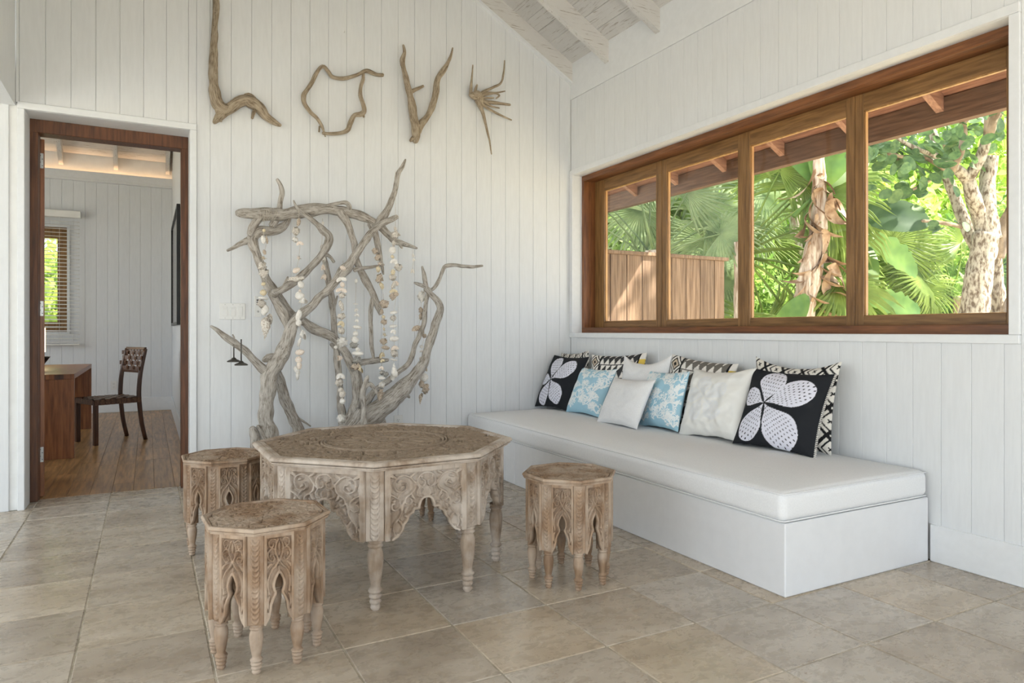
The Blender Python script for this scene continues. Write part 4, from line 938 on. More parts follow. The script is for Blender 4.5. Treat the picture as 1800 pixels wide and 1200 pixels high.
def spiral_shell(name, turns=4.2):
    V = []; F = []; n, m = 64, 10
    for i in range(n):
        t = i/(n-1); a = turns*2*PI*t; R = .42*(1-t)**1.15+.01; r = .40*(1-t)**1.05+.012; zc_ = -.75 + 1.75*t**.8
        for k in range(m):
            b = 2*PI*k/m; rr = R*.75 + r*math.cos(b); V.append((rr*math.cos(a), rr*math.sin(a), -(zc_ + r*1.15*math.sin(b))))
    for i in range(n-1):
        for k in range(m): F.append((i*m+k, i*m+(k+1)%m, (i+1)*m+(k+1)%m, (i+1)*m+k))
    return np_mesh(name, np.array(V), np.array(F))
def star(name):
    mb = MB(); pts = []
    for k in range(10): a = PI/2 + k*PI/5; r = 1 if k % 2 == 0 else .36; pts.append((r*math.cos(a), r*math.sin(a)))
    vs = [(x, 0, z) for x, z in pts] + [(0,-.28,0), (0,.2,0)]; fs = []
    for k in range(10): fs += [(k, (k+1)%10, 10), ((k+1)%10, k, 11)]
    mb.add(vs, fs, True); return mb.mesh(name)
def disc(name): return MB().lathe([(.2,-.16),(.75,-.13),(1,0),(.75,.13),(.2,.16)], 18).mesh(name)
SH = {'coral': [lump('coral', .50, 3.4, k, (1,.9,1), .30) for k in range(3)], 'lump': [lump('shell', .16, 1.6, 9+k) for k in range(2)],
      'stick': [lump('coral', .34, 2.6, 5, (.38,.38,1), .12)], 'clam': [clam('shell', 9, .42), clam('shell', 5, .5)], 'cone': [spiral_shell('shell')],
      'star': [star('starfish')], 'disc': [disc('shell')], 'ball': [lump('shell', .07, 1.2, 3)]}
pieces = {}
def piece(kind, var, mat):
    k = (kind, var % len(SH[kind]), mat)
    if k not in pieces: me = SH[kind][k[1]].copy(); me.materials.append(M[mat]); pieces[k] = me
    return pieces[k]
MW = {'w':'shell_white','p':'shell_peach','y':'shell_yellow','c':'coral_white','b':'coral_brown','g':'coral_grey'}
rs = random.Random(11)
def garland(label, off, top, items):
    """items: (px, py, width px, height px, kind, material code, roll degrees)"""
    b = on_y(items[0][0], top, -off); t = thing('shell_string', label, 'shell string', tuple(b), 0, 'shell strings hanging on the driftwood')
    pts = [on_y(items[0][0], top, -off)] + [on_y(i[0], i[1], -off) for i in items]
    P, R = spline([q-b for q in pts], [.0012]*len(pts), .03); MB().tube(P, R, 5).build('cord', M['twine'], t)
    for n, (x, y, w_, h_, kd, mc, *ro) in enumerate(items):
        p = on_y(x, y, -off); k = depth(p)/FPX
        o = link('coral' if mc in 'cbg' else ('starfish' if kd == 'star' else 'shell'), piece(kd, n, MW[mc]), None, t, tuple(p-b))
        w2, h2 = w_*k/2, h_*k/2
        if kd == 'stick': w2 = w2/.38; o.scale = (w2, w2, h2)
        elif kd == 'disc': o.scale = (w2, w2, h2/.16)
        elif kd == 'cone': o.scale = (w2/.75, w2/.75, h2/1.0)
        elif kd == 'clam': o.scale = (w2, min(w2, h2), h2/.75)
        elif kd == 'star': o.scale = (w2, w2, h2)
        else: o.scale = (w2, min(w2, h2)*rs.uniform(.7,1), h2)
        o.rotation_euler = (rs.uniform(-.25,.25), math.radians(ro[0] if ro else rs.uniform(-20,20)), rs.uniform(-.6,.6))
garland('shell string on the far left ending in a large spiral conch', .30, 372, [(464,405,6,6,'ball','y'),(463,421,9,14,'lump','w'),(469,421,4,13,'stick','b',-15),(465,443,6,9,'lump','b'),(463,453,16,7,'star','y',20),(461,468,13,16,'coral','c'),(464,480,15,15,'coral','c'),(463,499,8,6,'lump','y'),(463,514,12,11,'ball','y'),(463,524,18,5,'disc','w',8),(460,534,17,14,'coral','c'),(466,545,12,18,'lump','w',20),(467,577,22,44,'cone','c',4)])
garland('shell string in the curved branch, second from left, ending in coral stick', .36, 366, [(525,390,6,14,'stick','b'),(520,406,13,14,'coral','c'),(519,421,10,9,'coral','w'),(527,427,12,8,'clam','p'),(525,453,13,10,'star','p',30),(521,475,14,9,'lump','p',-30),(521,490,28,9,'coral','c',-8),(529,500,12,14,'ball','w'),(527,511,5,5,'ball','p'),(527,520,17,14,'lump','w'),(531,529,14,15,'cone','w',70),(525,555,10,22,'lump','w'),(525,567,10,12,'lump','w'),(531,588,20,10,'cone','w',80),(526,601,5,16,'stick','w',20),(527,619,16,10,'lump','p'),(525,632,12,12,'ball','p'),(526,642,9,14,'lump','p'),(522,651,8,16,'stick','w',-30),(523,660,6,16,'stick','w',5)])
garland('short string of pinkish shells behind the thin upright branch', .19, 384, [(567,393,5,9,'lump','w'),(566,433,7,10,'clam','w'),(570,454,7,10,'clam','w'),(568,469,7,12,'clam','p'),(570,486,9,12,'clam','p')])
garland('long shell string beside the thin upright, ending in round pitted coral', .38, 458, [(603,471,13,8,'lump','p',25),(600,490,18,9,'clam','w'),(602,500,8,10,'lump','p'),(600,509,19,9,'clam','p'),(601,519,11,10,'coral','c'),(600,537,7,18,'stick','c'),(600,556,13,11,'coral','c'),(600,568,13,11,'clam','y'),(600,581,11,12,'coral','c'),(601,601,21,18,'coral','w'),(590,610,7,6,'ball','w'),(598,629,9,15,'clam','p',90),(598,660,17,12,'clam','w'),(596,672,14,12,'coral','c'),(599,685,10,9,'lump','c'),(602,692,11,14,'lump','c'),(602,705,10,11,'ball','w'),(600,736,16,17,'coral','w')])
garland('pale grey shell string in the middle, ending in yellow lipped shells', .35, 488, [(626,494,5,8,'stick','w'),(625,534,9,3,'disc','w'),(626,544,8,6,'clam','w'),(627,553,9,6,'clam','w'),(627,563,7,6,'clam','w'),(628,575,17,6,'disc','w',10),(625,586,10,10,'lump','w'),(624,597,14,12,'lump','w'),(622,606,15,12,'coral','g'),(629,614,10,7,'lump','w'),(629,621,20,8,'lump','w'),(628,633,17,14,'coral','g'),(625,644,14,11,'coral','b'),(632,648,18,8,'cone','y',75)])
garland('brown shell string hanging from the small horizontal twig', .35, 430, [(659,441,10,10,'coral','b'),(664,452,9,12,'coral','b'),(668,463,15,10,'star','p',10),(665,473,8,10,'stick','y'),(667,489,11,16,'coral','b'),(671,502,7,12,'stick','y',-20),(675,534,15,14,'coral','b',20),(671,548,6,10,'coral','b'),(674,557,7,7,'ball','y'),(675,566,10,9,'coral','b'),(675,578,8,10,'star','y'),(676,588,12,8,'star','y',30),(674,600,12,11,'coral','b'),(678,611,17,7,'lump','b',8),(671,623,13,11,'clam','y'),(672,633,8,6,'clam','y'),(671,646,9,7,'clam','p'),(672,655,13,8,'coral','g'),(678,658,10,9,'coral','g'),(671,664,12,6,'lump','w'),(671,677,11,12,'coral','w'),(669,694,12,20,'coral','b')])
garland('longest shell string right of centre, ending in white conch', .37, 300, [(695,403,5,9,'stick','c'),(695,412,13,12,'coral','c'),(692,428,6,10,'stick','c'),(690,440,12,14,'ball','w'),(690,451,8,6,'lump','y'),(693,459,14,11,'clam','w'),(700,470,13,12,'coral','c'),(691,478,8,10,'lump','y'),(690,487,12,12,'coral','c'),(692,501,7,14,'stick','c',20),(697,498,9,4,'stick','p',60),(692,511,15,8,'clam','y'),(690,521,11,12,'coral','b'),(696,517,10,8,'lump','b'),(692,549,14,5,'disc','w',-12),(691,559,10,10,'coral','c'),(691,573,15,5,'disc','w',-6),(692,582,10,9,'clam','w',20),(693,595,20,10,'lump','w'),(693,611,14,10,'clam','p',-20),(693,621,16,13,'coral','c'),(692,632,13,3,'disc','w'),(693,651,15,30,'cone','w',178)])
garland('tiny string of three white shells near the end of the top branch', .26, 436, [(726,448,5,8,'clam','w'),(727,456,5,6,'clam','w'),(725,476,7,9,'clam','w')])
garland('shell string at the far right, ending in a brown spiral', .27, 510, [(741,521,13,18,'coral','w'),(740,545,8,10,'coral','b'),(740,556,8,12,'coral','b'),(736,577,22,14,'clam','b'),(746,590,8,8,'lump','b'),(741,609,7,5,'disc','w'),(742,617,8,6,'clam','w'),(741,630,9,7,'lump','w'),(747,648,10,10,'clam','b'),(745,663,16,16,'lump','w'),(741,674,10,14,'coral','b'),(748,683,12,18,'coral','b'),(739,702,8,20,'cone','b',5)])
# small bells on the left arm
for (x, y, top, of_, lab) in [(411,634,605,.335,'small dark metal bell hanging from left arm, further from trunk'), (424,640,596,.385,'small dark metal bell hanging from left arm, closer to trunk')]:
    p = on_y(x, y, -of_); q = on_y(x, top, -of_); k = depth(p)/FPX
    t = thing('bell', lab, 'bell', tuple(p), 0, 'bells on the driftwood')
    MB().lathe([(11*k,-2*k),(11.5*k,-.5*k),(8*k,1.5*k),(4.5*k,3*k),(3.4*k,5*k),(1,6*k) if False else (1.2*k,6*k)], 20).build('bell_cup', M['bronze'], t)
    MB().tube([(0,0,5*k), (0,0,float(q[2]-p[2]))], 1.1*k, 8).build('rod', M['bronze'], t)
# ================================================================== SWITCHES AND OUTLETS
def plate(name, label, cat, cx, cz, w_, h_): 
    t = thing(name, label, cat, (cx, -.0005, cz)); MB().cbox(-w_/2, w_/2, -.007, 0, -h_/2, h_/2, .0025).build('plate', M['plate_white'], t); return t
t = plate('light_switch', 'white three-gang light switch plate beside the doorway', 'switch', -2.5455*S, 1.1245*S, .153*S, .104*S)
for i, x in enumerate((-.043, .003, .046)):
    MB().cbox(x*S-.0155, x*S+.0155, -.0115, -.006, -.033, .033 if i == 2 else .014, .0015).build('rocker', M['plate_white'], t)
    if i < 2: MB().cbox(x*S-.0155, x*S+.0155, -.0105, -.006, .020, .033, .0015).build('dimmer_slider', M['plate_white'], t)
    for zz in (-.046, .046): MB().lathe([(.0025,0),(.0025,.0012),(.0005,.0016)], 8).build('screw', M['steel'], t, (x*S, -.007, zz), (PI/2,0,0))
t = plate('keypad', 'narrow white wall keypad with dark buttons behind shell string', 'keypad', -2.392*S, 1.157*S, .046*S, .135*S)
for zz in (.045, .030, .015): MB().cbox(-.010, .006, -.0095, -.006, zz-.005, zz+.005, .001).build('button', M['dark_slot'], t)
MB().lathe([(.007,0),(.007,.003),(.004,.004)], 14).build('button', M['steel'], t, (0,-.007,-.035), (PI/2,0,0))
def outlet(label, loc, rz=0):
    t = thing('wall_outlet', label, 'outlet', loc, rz); MB().cbox(-.036, .036, -.006, 0, -.058, .058, .002).build('plate', M['plate_white'], t)
    for zz in (.022, -.022):
        f = MB().lathe([(.0165,0),(.0165,.002),(.015,.003)], 18).build('socket', M['plate_white'], t, (0,-.006,zz), (PI/2,0,0))
        MB().box(-.0075,-.0055,-.0096,-.0085,zz-.001,zz+.008).box(.0055,.0075,-.0096,-.0085,zz-.001,zz+.008).box(-.002,.002,-.0096,-.0085,zz-.011,zz-.007).build('slot', M['dark_slot'], t)
outlet('white wall outlet just above the coffee table edge', (-1.452*S, -.0005, .350*S))
outlet('white wall outlet behind the woven chair in the study', (-3.388*S, (YS-.0005)*S, .332*S))
# ================================================================== STUDY FURNITURE
def desk():
    t = thing('desk', 'reddish brown waterfall desk with thick side panels in the study', 'desk', (-3.90*S, 2.55*S, 0)); m = lambda mb: mb
    H_, th = .662, .045
    MB(S).cbox(-.38, .37, -.84, -.84+th, 0, H_-.04, .002).build('side_panel', M['desk_wood'], t)
    MB(S).cbox(-.38, .37, 1.05-th, 1.05, 0, H_-.04, .002).build('side_panel', M['desk_wood'], t)
    MB(S).cbox(-.38, .37, -.84, 1.05, H_-.04, H_, .002).build('top', M['desk_wood'], t)
    for i in range(6): MB(S).box(-.36+.12*i, -.30+.12*i, -.842, -.8395, H_-.041, H_-.004).build('finger_joint', M['chair_wood'], t)
desk()
def chair():
    fr, bk = np.array([-3.421,2.32]), np.array([-3.036,2.507]); ax = bk-fr; ax /= np.linalg.norm(ax); ay = np.array([-ax[1], ax[0]])
    t = thing('dining_chair', 'dark wooden chair with woven leather seat and back in the study', 'chair', (*(fr*S),0), math.atan2(ax[1], ax[0]))
    D, Wd, SH_ = .427, .36, .40
    for y in (0, Wd):
        MB(S).cbox(-.018, .018, y-.018, y+.018, 0, SH_-.008, .003).build('leg', M['chair_wood'], t)
        P, R = spline([(D,y,0),(D-.035,y,.16),(D-.055,y,.34),(D-.06,y,.44),(D-.045,y,.62),(D+.0,y,.835)], [.019,.020,.021,.021,.020,.017], .05)
        MB(S).tube(P, R, 8).build('back_post', M['chair_wood'], t)
        MB(S).cbox(0, D-.06, y-.014, y+.014, SH_-.05, SH_-.006, .002).build('seat_rail', M['chair_wood'], t)
    for x in (0, D-.06): MB(S).cbox(x-.014, x+.014, 0, Wd, SH_-.05, SH_-.006, .002).build('seat_rail', M['chair_wood'], t)
    n = 7
    for i in range(n):
        y = .03 + (Wd-.06)*i/(n-1); P, R = [], []
        mb = MB(S); seq = [(-.02,y,SH_-.045),(-.02,y,SH_)] + [(-.02+(D-.02)*(j+.5)/9, y, SH_+(.006 if (i+j) % 2 else -.004)) for j in range(9)] + [(D-.04,y,SH_),(D-.04,y,SH_-.045)]
        vs = [q for x_, y_, z_ in seq for q in ((x_, y_-.020, z_), (x_, y_+.020, z_))]; mb.add(vs, [(2*k, 2*k+2, 2*k+3, 2*k+1) for k in range(len(seq)-1)]); mb.build('seat_strap', M['leather'], t)
    for j in range(9):
        x = -.02 + (D-.02)*(j+.5)/9; seq = [(x,-.02,SH_-.05),(x,-.02,SH_)] + [(x, .03+(Wd-.06)*i/(n-1), SH_+(-.004 if (i+j) % 2 else .006)) for i in range(n)] + [(x,Wd+.02,SH_),(x,Wd+.02,SH_-.05)]
        mb = MB(S); vs = [q for x_, y_, z_ in seq for q in ((x_-.017, y_, z_), (x_+.017, y_, z_))]; mb.add(vs, [(2*k, 2*k+1, 2*k+3, 2*k+2) for k in range(len(seq)-1)]); mb.build('seat_strap', M['leather'], t)
    bx_ = lambda z: D-.045 + .045*((z-.62)/.215)
    for j in range(4):
        z = .655 + .048*j; seq = [(bx_(z)-.022*(1 if i in (0,7) else 0) + (.008 if (i+j) % 2 else -.008), -.02+(Wd+.04)*i/7, z) for i in range(8)]
        mb = MB(S); vs = [q for x_, y_, z_ in seq for q in ((x_, y_, z_-.019), (x_, y_, z_+.019))]; mb.add(vs, [(2*k, 2*k+2, 2*k+3, 2*k+1) for k in range(7)]); mb.build('back_strap', M['leather'], t)
    for i in range(6):
        y = .035 + (Wd-.07)*i/5; seq = [(bx_(.62+.045*j)+(-.008 if (i+j) % 2 else .008), y, .628+.043*j) for j in range(6)]
        mb = MB(S); vs = [q for x_, y_, z_ in seq for q in ((x_, y_-.017, z_), (x_, y_+.017, z_))]; mb.add(vs, [(2*k, 2*k+2, 2*k+3, 2*k+1) for k in range(5)]); mb.build('back_strap', M['leather'], t)
    for z in (.628, .838): MB(S).cbox(bx_(z)-.010, bx_(z)+.010, 0, Wd, z-.012, z+.012, .002).build('back_rail', M['chair_wood'], t)
chair()
def blind():
    t = thing('venetian_blind', 'white venetian blind over the study window', 'blind', (-4.27*S, (YS-.075)*S, .84*S))
    MB(S).cbox(-.56, .545, -.05, .03, 1.505, 1.585, .004).build('headrail', M['blind_white'], t)
    me = MB(S).prism([(-.022,-.004),(-.008,.001),(.008,.001),(.022,-.004),(.022,-.0025),(.008,.003),(-.008,.003),(-.022,-.0025)], lambda p: (-.55, p[0], p[1]), lambda p: (.53, p[0], p[1])).mesh('slat'); me.materials.append(M['blind_white'])
    for k in range(33): link('slat', me, None, t, (0, 0, (.03+1.475*k/33)*S), (math.radians(8), 0, 0))
    MB(S).cbox(-.55, .53, -.022, .022, -.008, .008, .003).build('bottom_rail', M['blind_white'], t)
    for x in (-.45, .02, .33): MB(S).tube([(x,-.026,0),(x,-.026,1.51)], .0014, 5).build('cord', M['blind_white'], t)
blind()
pf = thing('picture_frame', 'black framed picture on the right wall of the study', 'picture', ((XR-.002)*S, 3.45*S, 1.06*S))
for a in ((-.875,.875,0,.03),(-.875,.875,1.12,1.15)): MB(S).cbox(-.03, 0, a[0], a[1], a[2], a[3], .002).build('frame_bar', M['black_frame'], pf)
for a in ((-.875,-.845),(.845,.875)): MB(S).cbox(-.03, 0, a[0], a[1], .03, 1.12, .002).build('frame_bar', M['black_frame'], pf)
MB(S).box(-.014, -.004, -.845, .845, .03, 1.12).build('print', M['picture_print'], pf)
lp = on_y(80, 640, 3.2*S)
t = thing('desk_lamp', 'table lamp with warm glowing shade, mostly hidden by the door', 'lamp', (lp[0]-.085, lp[1], .662*S+.001))
MB().lathe([(.07,0),(.07,.015),(.018,.03),(.014,.12),(.014,.16)], 20).build('base', M['black_frame'], t); MB().lathe([(.085,.15),(.085,.40)], 28).build('shade', M['lamp_glow'], t)
lp = on_y(89, 640, 2.5*S)
t = tag(MB().lathe([(.02,0),(.03,.02),(.05,.06),(.085,.11),(.095,.125),(.088,.125),(.05,.08),(.02,.05)], 26).build('bowl', M['black_frame'], None, (lp[0]-.095, lp[1], .662*S+.001)), 'black bowl on the desk beside the door edge', 'bowl')
# ================================================================== THE GARDEN
GZ = -.28
struct(MB().box(-40, 45, -40, 45, GZ-.3, GZ).build('ground', M['soil']))
struct(MB(S).box(-12, -6.2, -9, 1.5, -.20, -.06).box(-6, 1.5, -12, -6.8, -.20, -.06).build('patio', M['patio']))
def at(px, py, d): return CAM + ray(px, py)*d
RT, UP, FW = np.array([cy_, -sy_, 0]), np.array([0,0,1.]), np.array([sy_, cy_, 0])
# ---- board fence
fy = -.10
fence = thing('fence', 'weathered wooden board fence with capped top outside the window', 'fence', (.8*S, fy*S, GZ))
fo = np.array([.8*S, fy*S, GZ])
def fpart(mb, nm, mat): mb.v = [(x-fo[0]/S, y-fo[1]/S, z-fo[2]/S) for x, y, z in mb.v]; mb.build(nm, M[mat], fence)
fx = [.245,.319,.487,.647,.807,.968,1.129,1.293,1.462,1.586]
for a, b in zip(fx, fx[1:]): fpart(MB(S).cbox(a+.004, b-.004, fy, fy+.022, GZ/S, 1.632, .002), 'fence_board', 'fence_wood')
fpart(MB(S).cbox(.245, 1.612, fy-.028, fy+.075, 1.632, 1.662, .003), 'cap_rail', 'fence_wood')
fpart(MB(S).cbox(.245, 1.586, fy+.022, fy+.055, 1.50, 1.60, .002), 'back_rail', 'fence_wood'); fpart(MB(S).cbox(.245, 1.586, fy+.022, fy+.055, .2, .3, .002), 'back_rail', 'fence_wood')
fpart(MB(S).cbox(1.51, 1.586, fy+.022, fy+.09, GZ/S, 1.632, .002), 'fence_post', 'fence_wood')
# ---- leaves
def fan_frond(name, seed, n=34, span=4.3, R=.62, droop=.25):
    r_ = random.Random(seed); V = []; F = []
    mb = MB(); mb.tube([(-.95,0,-.22),(-.6,0,-.06),(-.25,0,0),(0,0,0)], [.018,.013,.011,.008], 6)
    for i in range(n):
        a = -span/2 + span*i/(n-1) + r_.uniform(-.02,.02); L = R*(1-.16*abs(a)/(span/2))*r_.uniform(.9, 1.06); wd = .021; d = droop*r_.uniform(.6, 1.5)
        fold = .010; ca, sa = math.cos(a), math.sin(a); b0 = len(V)
        for j, (t, ww) in enumerate([(.02,.25),(.3,.75),(.55,1.),(.78,.72),(1.,.04)]):
            r = L*t; z = -d*max(0, t-.45)**2*1.6 + .05*math.cos(a*1.5)*t
            x, y = r*ca, r*sa; nx, ny = -sa, ca; q = wd*ww
            V += [(x-nx*q, y-ny*q, z-fold*ww), (x, y, z+fold*ww), (x+nx*q, y+ny*q, z-fold*ww)]
        for j in range(4):
            k = b0+3*j; F += [(k, k+3, k+4, k+1), (k+1, k+4, k+5, k+2)]
    mb.add(V, F, False); return mb.mesh(name)
FR = [fan_frond('frond', k, 32+3*k, 4.2+.3*k, .60+.06*k, .2+.15*k) for k in range(3)]
FRG = {}
def frond_mesh(k, mat):
    if (k, mat) not in FRG: m = FR[k].copy(); m.materials.append(M[mat]); FRG[(k, mat)] = m
    return FRG[(k, mat)]
def orient(o, p, xaxis, nrm, sc):
    x = Vector(xaxis).normalized(); z = Vector(nrm); z = (z - x*z.dot(x)).normalized(); y = z.cross(x)
    o.matrix_basis = Matrix.Translation(p) @ Matrix((x, y, z)).transposed().to_4x4() @ Matrix.Scale(sc, 4)
def palm(label, crown, fronds, mat, sc=1., seed=0, trunk_r=.11):
    c = np.array(crown); b = np.array([c[0], c[1], GZ]); t = thing('fan_palm', label, 'palm', tuple(b), 0, 'fan palms in the garden'); r_ = random.Random(seed)
    P, R = spline([(0,0,0),(.03,.02,(c[2]-GZ)*.5),(0,0,c[2]-GZ)], [trunk_r*1.2,trunk_r,trunk_r*.9], .08); MB().tube(P, R, 12, .2, seed).build('trunk', M['husk'], t)
    for (ang, fwd, s_, k) in fronds:              # heading seen from the house, lean away/towards, size
        a = math.radians(ang); ax = RT*math.cos(a) + UP*math.sin(a) + FW*fwd; ax /= np.linalg.norm(ax)
        nrm = -FW*.75 + UP*.55 + RT*r_.uniform(-.35,.35)
        o = link('frond', frond_mesh(k, mat), None, t); orient(o, tuple(c-b + ax*.95*sc*s_), ax, nrm, sc*s_)
def ring(n, lo, hi, seed, fw=.5):
    r_ = random.Random(seed); return [(lo+(hi-lo)*i/(n-1)+r_.uniform(-8,8), r_.uniform(-fw,fw), r_.uniform(.85,1.12), r_.randrange(3)) for i in range(n)]
palm('fan palm close behind the board fence, left part of the window', at(1150,440,8.2), ring(15,-25,205,1), 'leaf_palm_blue', .95, 1)
palm('tall fan palm with drooping fronds behind the fence, second pane', at(1228,300,9.2), ring(18,-110,250,2), 'leaf_palm_blue', 1.0, 2)
palm('fan palm with large bright fronds filling the third pane', at(1307,425,7.7), ring(13,-70,75,3,.3), 'leaf_palm', 1.05, 3)
palm('low fan palm with pale fronds at the lower right pane', at(1500,505,9.6), ring(11,-80,70,4), 'leaf_palm', .9, 4)
palm('distant fan palm with bright fronds above the banana plant', at(1400,330,11.5), ring(16,-60,240,5), 'leaf_palm', 1.1, 5)
palm('small fan palm at the foot of the big tree', at(1690,520,9.5), ring(10,100,200,6), 'leaf_palm', .8, 6)
def paddle(name, L, wd, seed, tear=.0):
    r_ = random.Random(seed); mb = MB(); n = 26; V = []; F = []
    for i in range(n):
        t = i/(n-1); w_ = wd*(math.sin(PI*min(1, t*.93+.05))**.62); x = L*t; z = .16*L*math.sin(t*1.9) - .20*L*t*t
        V += [(x+.10*w_, -w_*(1-tear*r_.random()), z+.10*w_), (x+.03*w_, -w_*.5, z+.10*w_), (x, 0, z), (x+.03*w_, w_*.5, z+.10*w_), (x+.10*w_, w_*(1-tear*r_.random()), z+.10*w_)]
    for i in range(n-1):
        for j in range(4): F.append((5*i+j, 5*(i+1)+j, 5*(i+1)+j+1, 5*i+j+1))
    mb.add(V, F, True); mb.tube([(-.5*L,0,-.06*L),(0,0,0),(L*.5,0,.08*L-.01),(L*.95,0,-.035*L)], [.024,.018,.010,.004], 6); return mb.mesh(name)
PB = [paddle('leaf', 1.0, .21, 1), paddle('leaf', 1.1, .20, 2, .3)]
for m_ in PB: m_.materials.append(M['leaf_banana'])
PB.append(paddle('leaf', 1.0, .24, 4, .05)); PB[2].materials.append(M['leaf_banana_dark'])
def tube_px(pts, seed, rough=.15, seg=14):
    P = [at(x, y, d) for x, y, r, d in pts]; R = [r*d/FPX for x, y, r, d in pts]; P, R = spline(P, R, .05); return MB().tube(P, R, seg, rough, seed)
def banana(label, stem, leaves, dry, seed):
    b = at(stem[0][0], stem[0][1], stem[0][3]); b = np.array([b[0], b[1], GZ]); t = thing('banana_plant', label, 'banana plant', tuple(b), 0, 'banana plants in the garden')
    mb = tube_px(stem, seed, .22); P, R = spline([b, at(stem[0][0], stem[0][1], stem[0][3])], [.16, stem[0][2]*stem[0][3]/FPX], .1); mb.tube(P, R, 14, .2, seed)
    mb.v = [tuple(np.array(v)-b) for v in mb.v]; mb.build('stem', M['husk'], t)
    for (x, y, d, ang, fwd, s_, k) in leaves:
        a = math.radians(ang); ax = RT*math.cos(a)+UP*math.sin(a)+FW*fwd; o = link('leaf', PB[k], None, t); orient(o, tuple(at(x, y, d)-b), ax, -FW*.95+UP*.15, s_)
    r_ = random.Random(seed)
    for (x, y, d, ang, L) in dry:
        mb = MB(); a = math.radians(ang); V = []; F = []; n = 9; p0 = at(x, y, d)-b; tw = r_.uniform(-1,1)
        for i in range(n):
            t_ = i/(n-1); aa = a - 1.1*t_*math.copysign(1, math.cos(a)); c = p0 + (RT*math.cos(aa) + UP*math.sin(aa))*L*t_ + FW*.1*math.sin(3*t_+tw); w_ = .075*math.sin(PI*min(1, t_*.9+.08)); th = tw+2.2*t_
            side = UP*math.cos(th)*.7 + FW*math.sin(th) + RT*.6
            V += [tuple(c-side*w_), tuple(c + FW*.03), tuple(c+side*w_)]
        for i in range(n-1): F += [(3*i, 3*i+3, 3*i+4, 3*i+1), (3*i+1, 3*i+4, 3*i+5, 3*i+2)]
        mb.add(V, F, True).build('dry_leaf', M['dry_leaf'], t)
rd = random.Random(8)
banana('banana plant with shaggy brown dead leaves on its stem, third pane', [(1410,600,19,7.4),(1414,540,18,7.4),(1424,480,19,7.4),(1434,430,16,7.4),(1440,380,14,7.4),(1440,320,11,7.4),(1438,250,8,7.4)],
    [(1440,330,7.4,62,.2,.9,0),(1436,320,7.5,118,.3,.9,0),(1446,330,7.5,40,.5,1.0,1),(1470,560,7.7,60,.2,1.0,0),(1455,575,7.9,75,.2,1.1,1),(1442,330,7.4,85,.3,.8,0),(1352,600,7.2,52,-.1,.62,0),(1480,470,8.0,55,.3,.8,1)],
    [(1436+rd.uniform(-16,20), 300+i*7, 7.3+rd.uniform(-.14,.05), rd.choice((rd.uniform(-85,-30), rd.uniform(210,265), rd.uniform(0,40))), rd.uniform(.22,.5)) for i in range(34)], 3)
banana('banana plant with one broad drooping blue-green leaf, right pane', [(1500,600,16,8.2),(1502,520,15,8.2),(1508,450,13,8.2),(1512,410,10,8.2)], [(1505,378,7.6,-6,-.12,.78,2),(1510,410,8.2,-30,.2,.9,1),(1508,420,8.3,95,.2,.9,0),(1505,520,8.3,-12,.1,.8,1)], [(1530,405,8.1,-70,.3),(1545,410,8.1,-75,.25),(1560,545,8.2,-40,.4)], 5)
# ---- big spreading tree
TD = 7.2
tb = at(1716, 600, TD); tb = np.array([tb[0], tb[1], GZ]); tree = thing('shade_tree', 'pale barked spreading tree with round leaves, right end of the window', 'tree', tuple(tb))
LIMBS = [('trunk', [(1690,760,38,TD),(1702,640,32,TD),(1712,560,26,TD),(1718,500,24,TD),(1726,450,23,TD),(1734,412,25,TD)], 'bark'),
 ('limb', [(1738,420,22,TD),(1722,378,15,TD),(1708,340,13,TD-.1),(1700,315,12,TD-.1),(1672,290,9,TD-.2),(1640,272,6,TD-.3),(1600,256,4,TD-.4),(1560,232,3,TD-.5)], 'bark'),
 ('limb', [(1742,420,20,TD),(1736,370,16,TD),(1736,320,14,TD+.1),(1742,275,13,TD+.1)], 'bark'),
 ('limb', [(1700,318,11,TD-.1),(1722,280,10,TD-.2),(1738,235,9,TD-.3),(1755,200,7,TD-.4),(1775,150,6,TD-.5)], 'bark'),
 ('limb', [(1748,450,18,TD+.1),(1768,400,17,TD),(1795,355,15,TD),(1840,300,13,TD)], 'bark_dark'),
 ('limb', [(1730,450,16,TD+.2),(1700,400,12,TD+.3),(1680,350,10,TD+.4),(1665,310,9,TD+.4),(1650,262,8,TD+.5),(1632,215,7,TD+.6),(1615,170,6,TD+.6)], 'bark'),
 ('limb', [(1752,700,24,TD+.3),(1754,600,20,TD+.3),(1748,500,17,TD+.3),(1744,440,15,TD+.2)], 'bark'),
 ('limb', [(1760,640,18,TD-.2),(1775,560,20,TD-.1),(1810,490,20,TD)], 'bark_dark'),
 ('branch', [(1672,300,6,TD-.2),(1688,270,6,TD-.3),(1694,235,5.5,TD-.3),(1690,200,5,TD-.4)], 'bark_dark'), ('branch', [(1665,300,4,TD-.2),(1620,275,3,TD-.3),(1590,285,2.5,TD-.3),(1550,262,2,TD-.4)], 'bark_dark'),
 ('branch', [(1690,398,4,TD),(1670,394,3.4,TD-.1),(1645,390,3,TD-.1),(1622,388,2.6,TD-.2)], 'bark_dark'), ('branch', [(1660,300,4,TD-.2),(1610,330,2.6,TD-.2),(1570,345,2,TD-.3)], 'bark_dark'),
 ('branch', [(1588,276,3,TD-.4),(1556,268,3,TD-.5),(1530,262,3,TD-.5),(1516,250,3,TD-.5)], 'bark_dark'), ('branch', [(1652,262,5,TD+.5),(1690,220,4,TD+.4),(1720,190,3,TD+.4)], 'bark_dark')]
for i, (nm, pts, mt) in enumerate(LIMBS):
    mb = tube_px([(x, y, r*(.88 if nm != 'branch' else 1), d) for x, y, r, d in pts], i*2.1, .13, 16); mb.v = [tuple(np.array(v)-tb) for v in mb.v]; mb.build(nm, M[mt], tree)
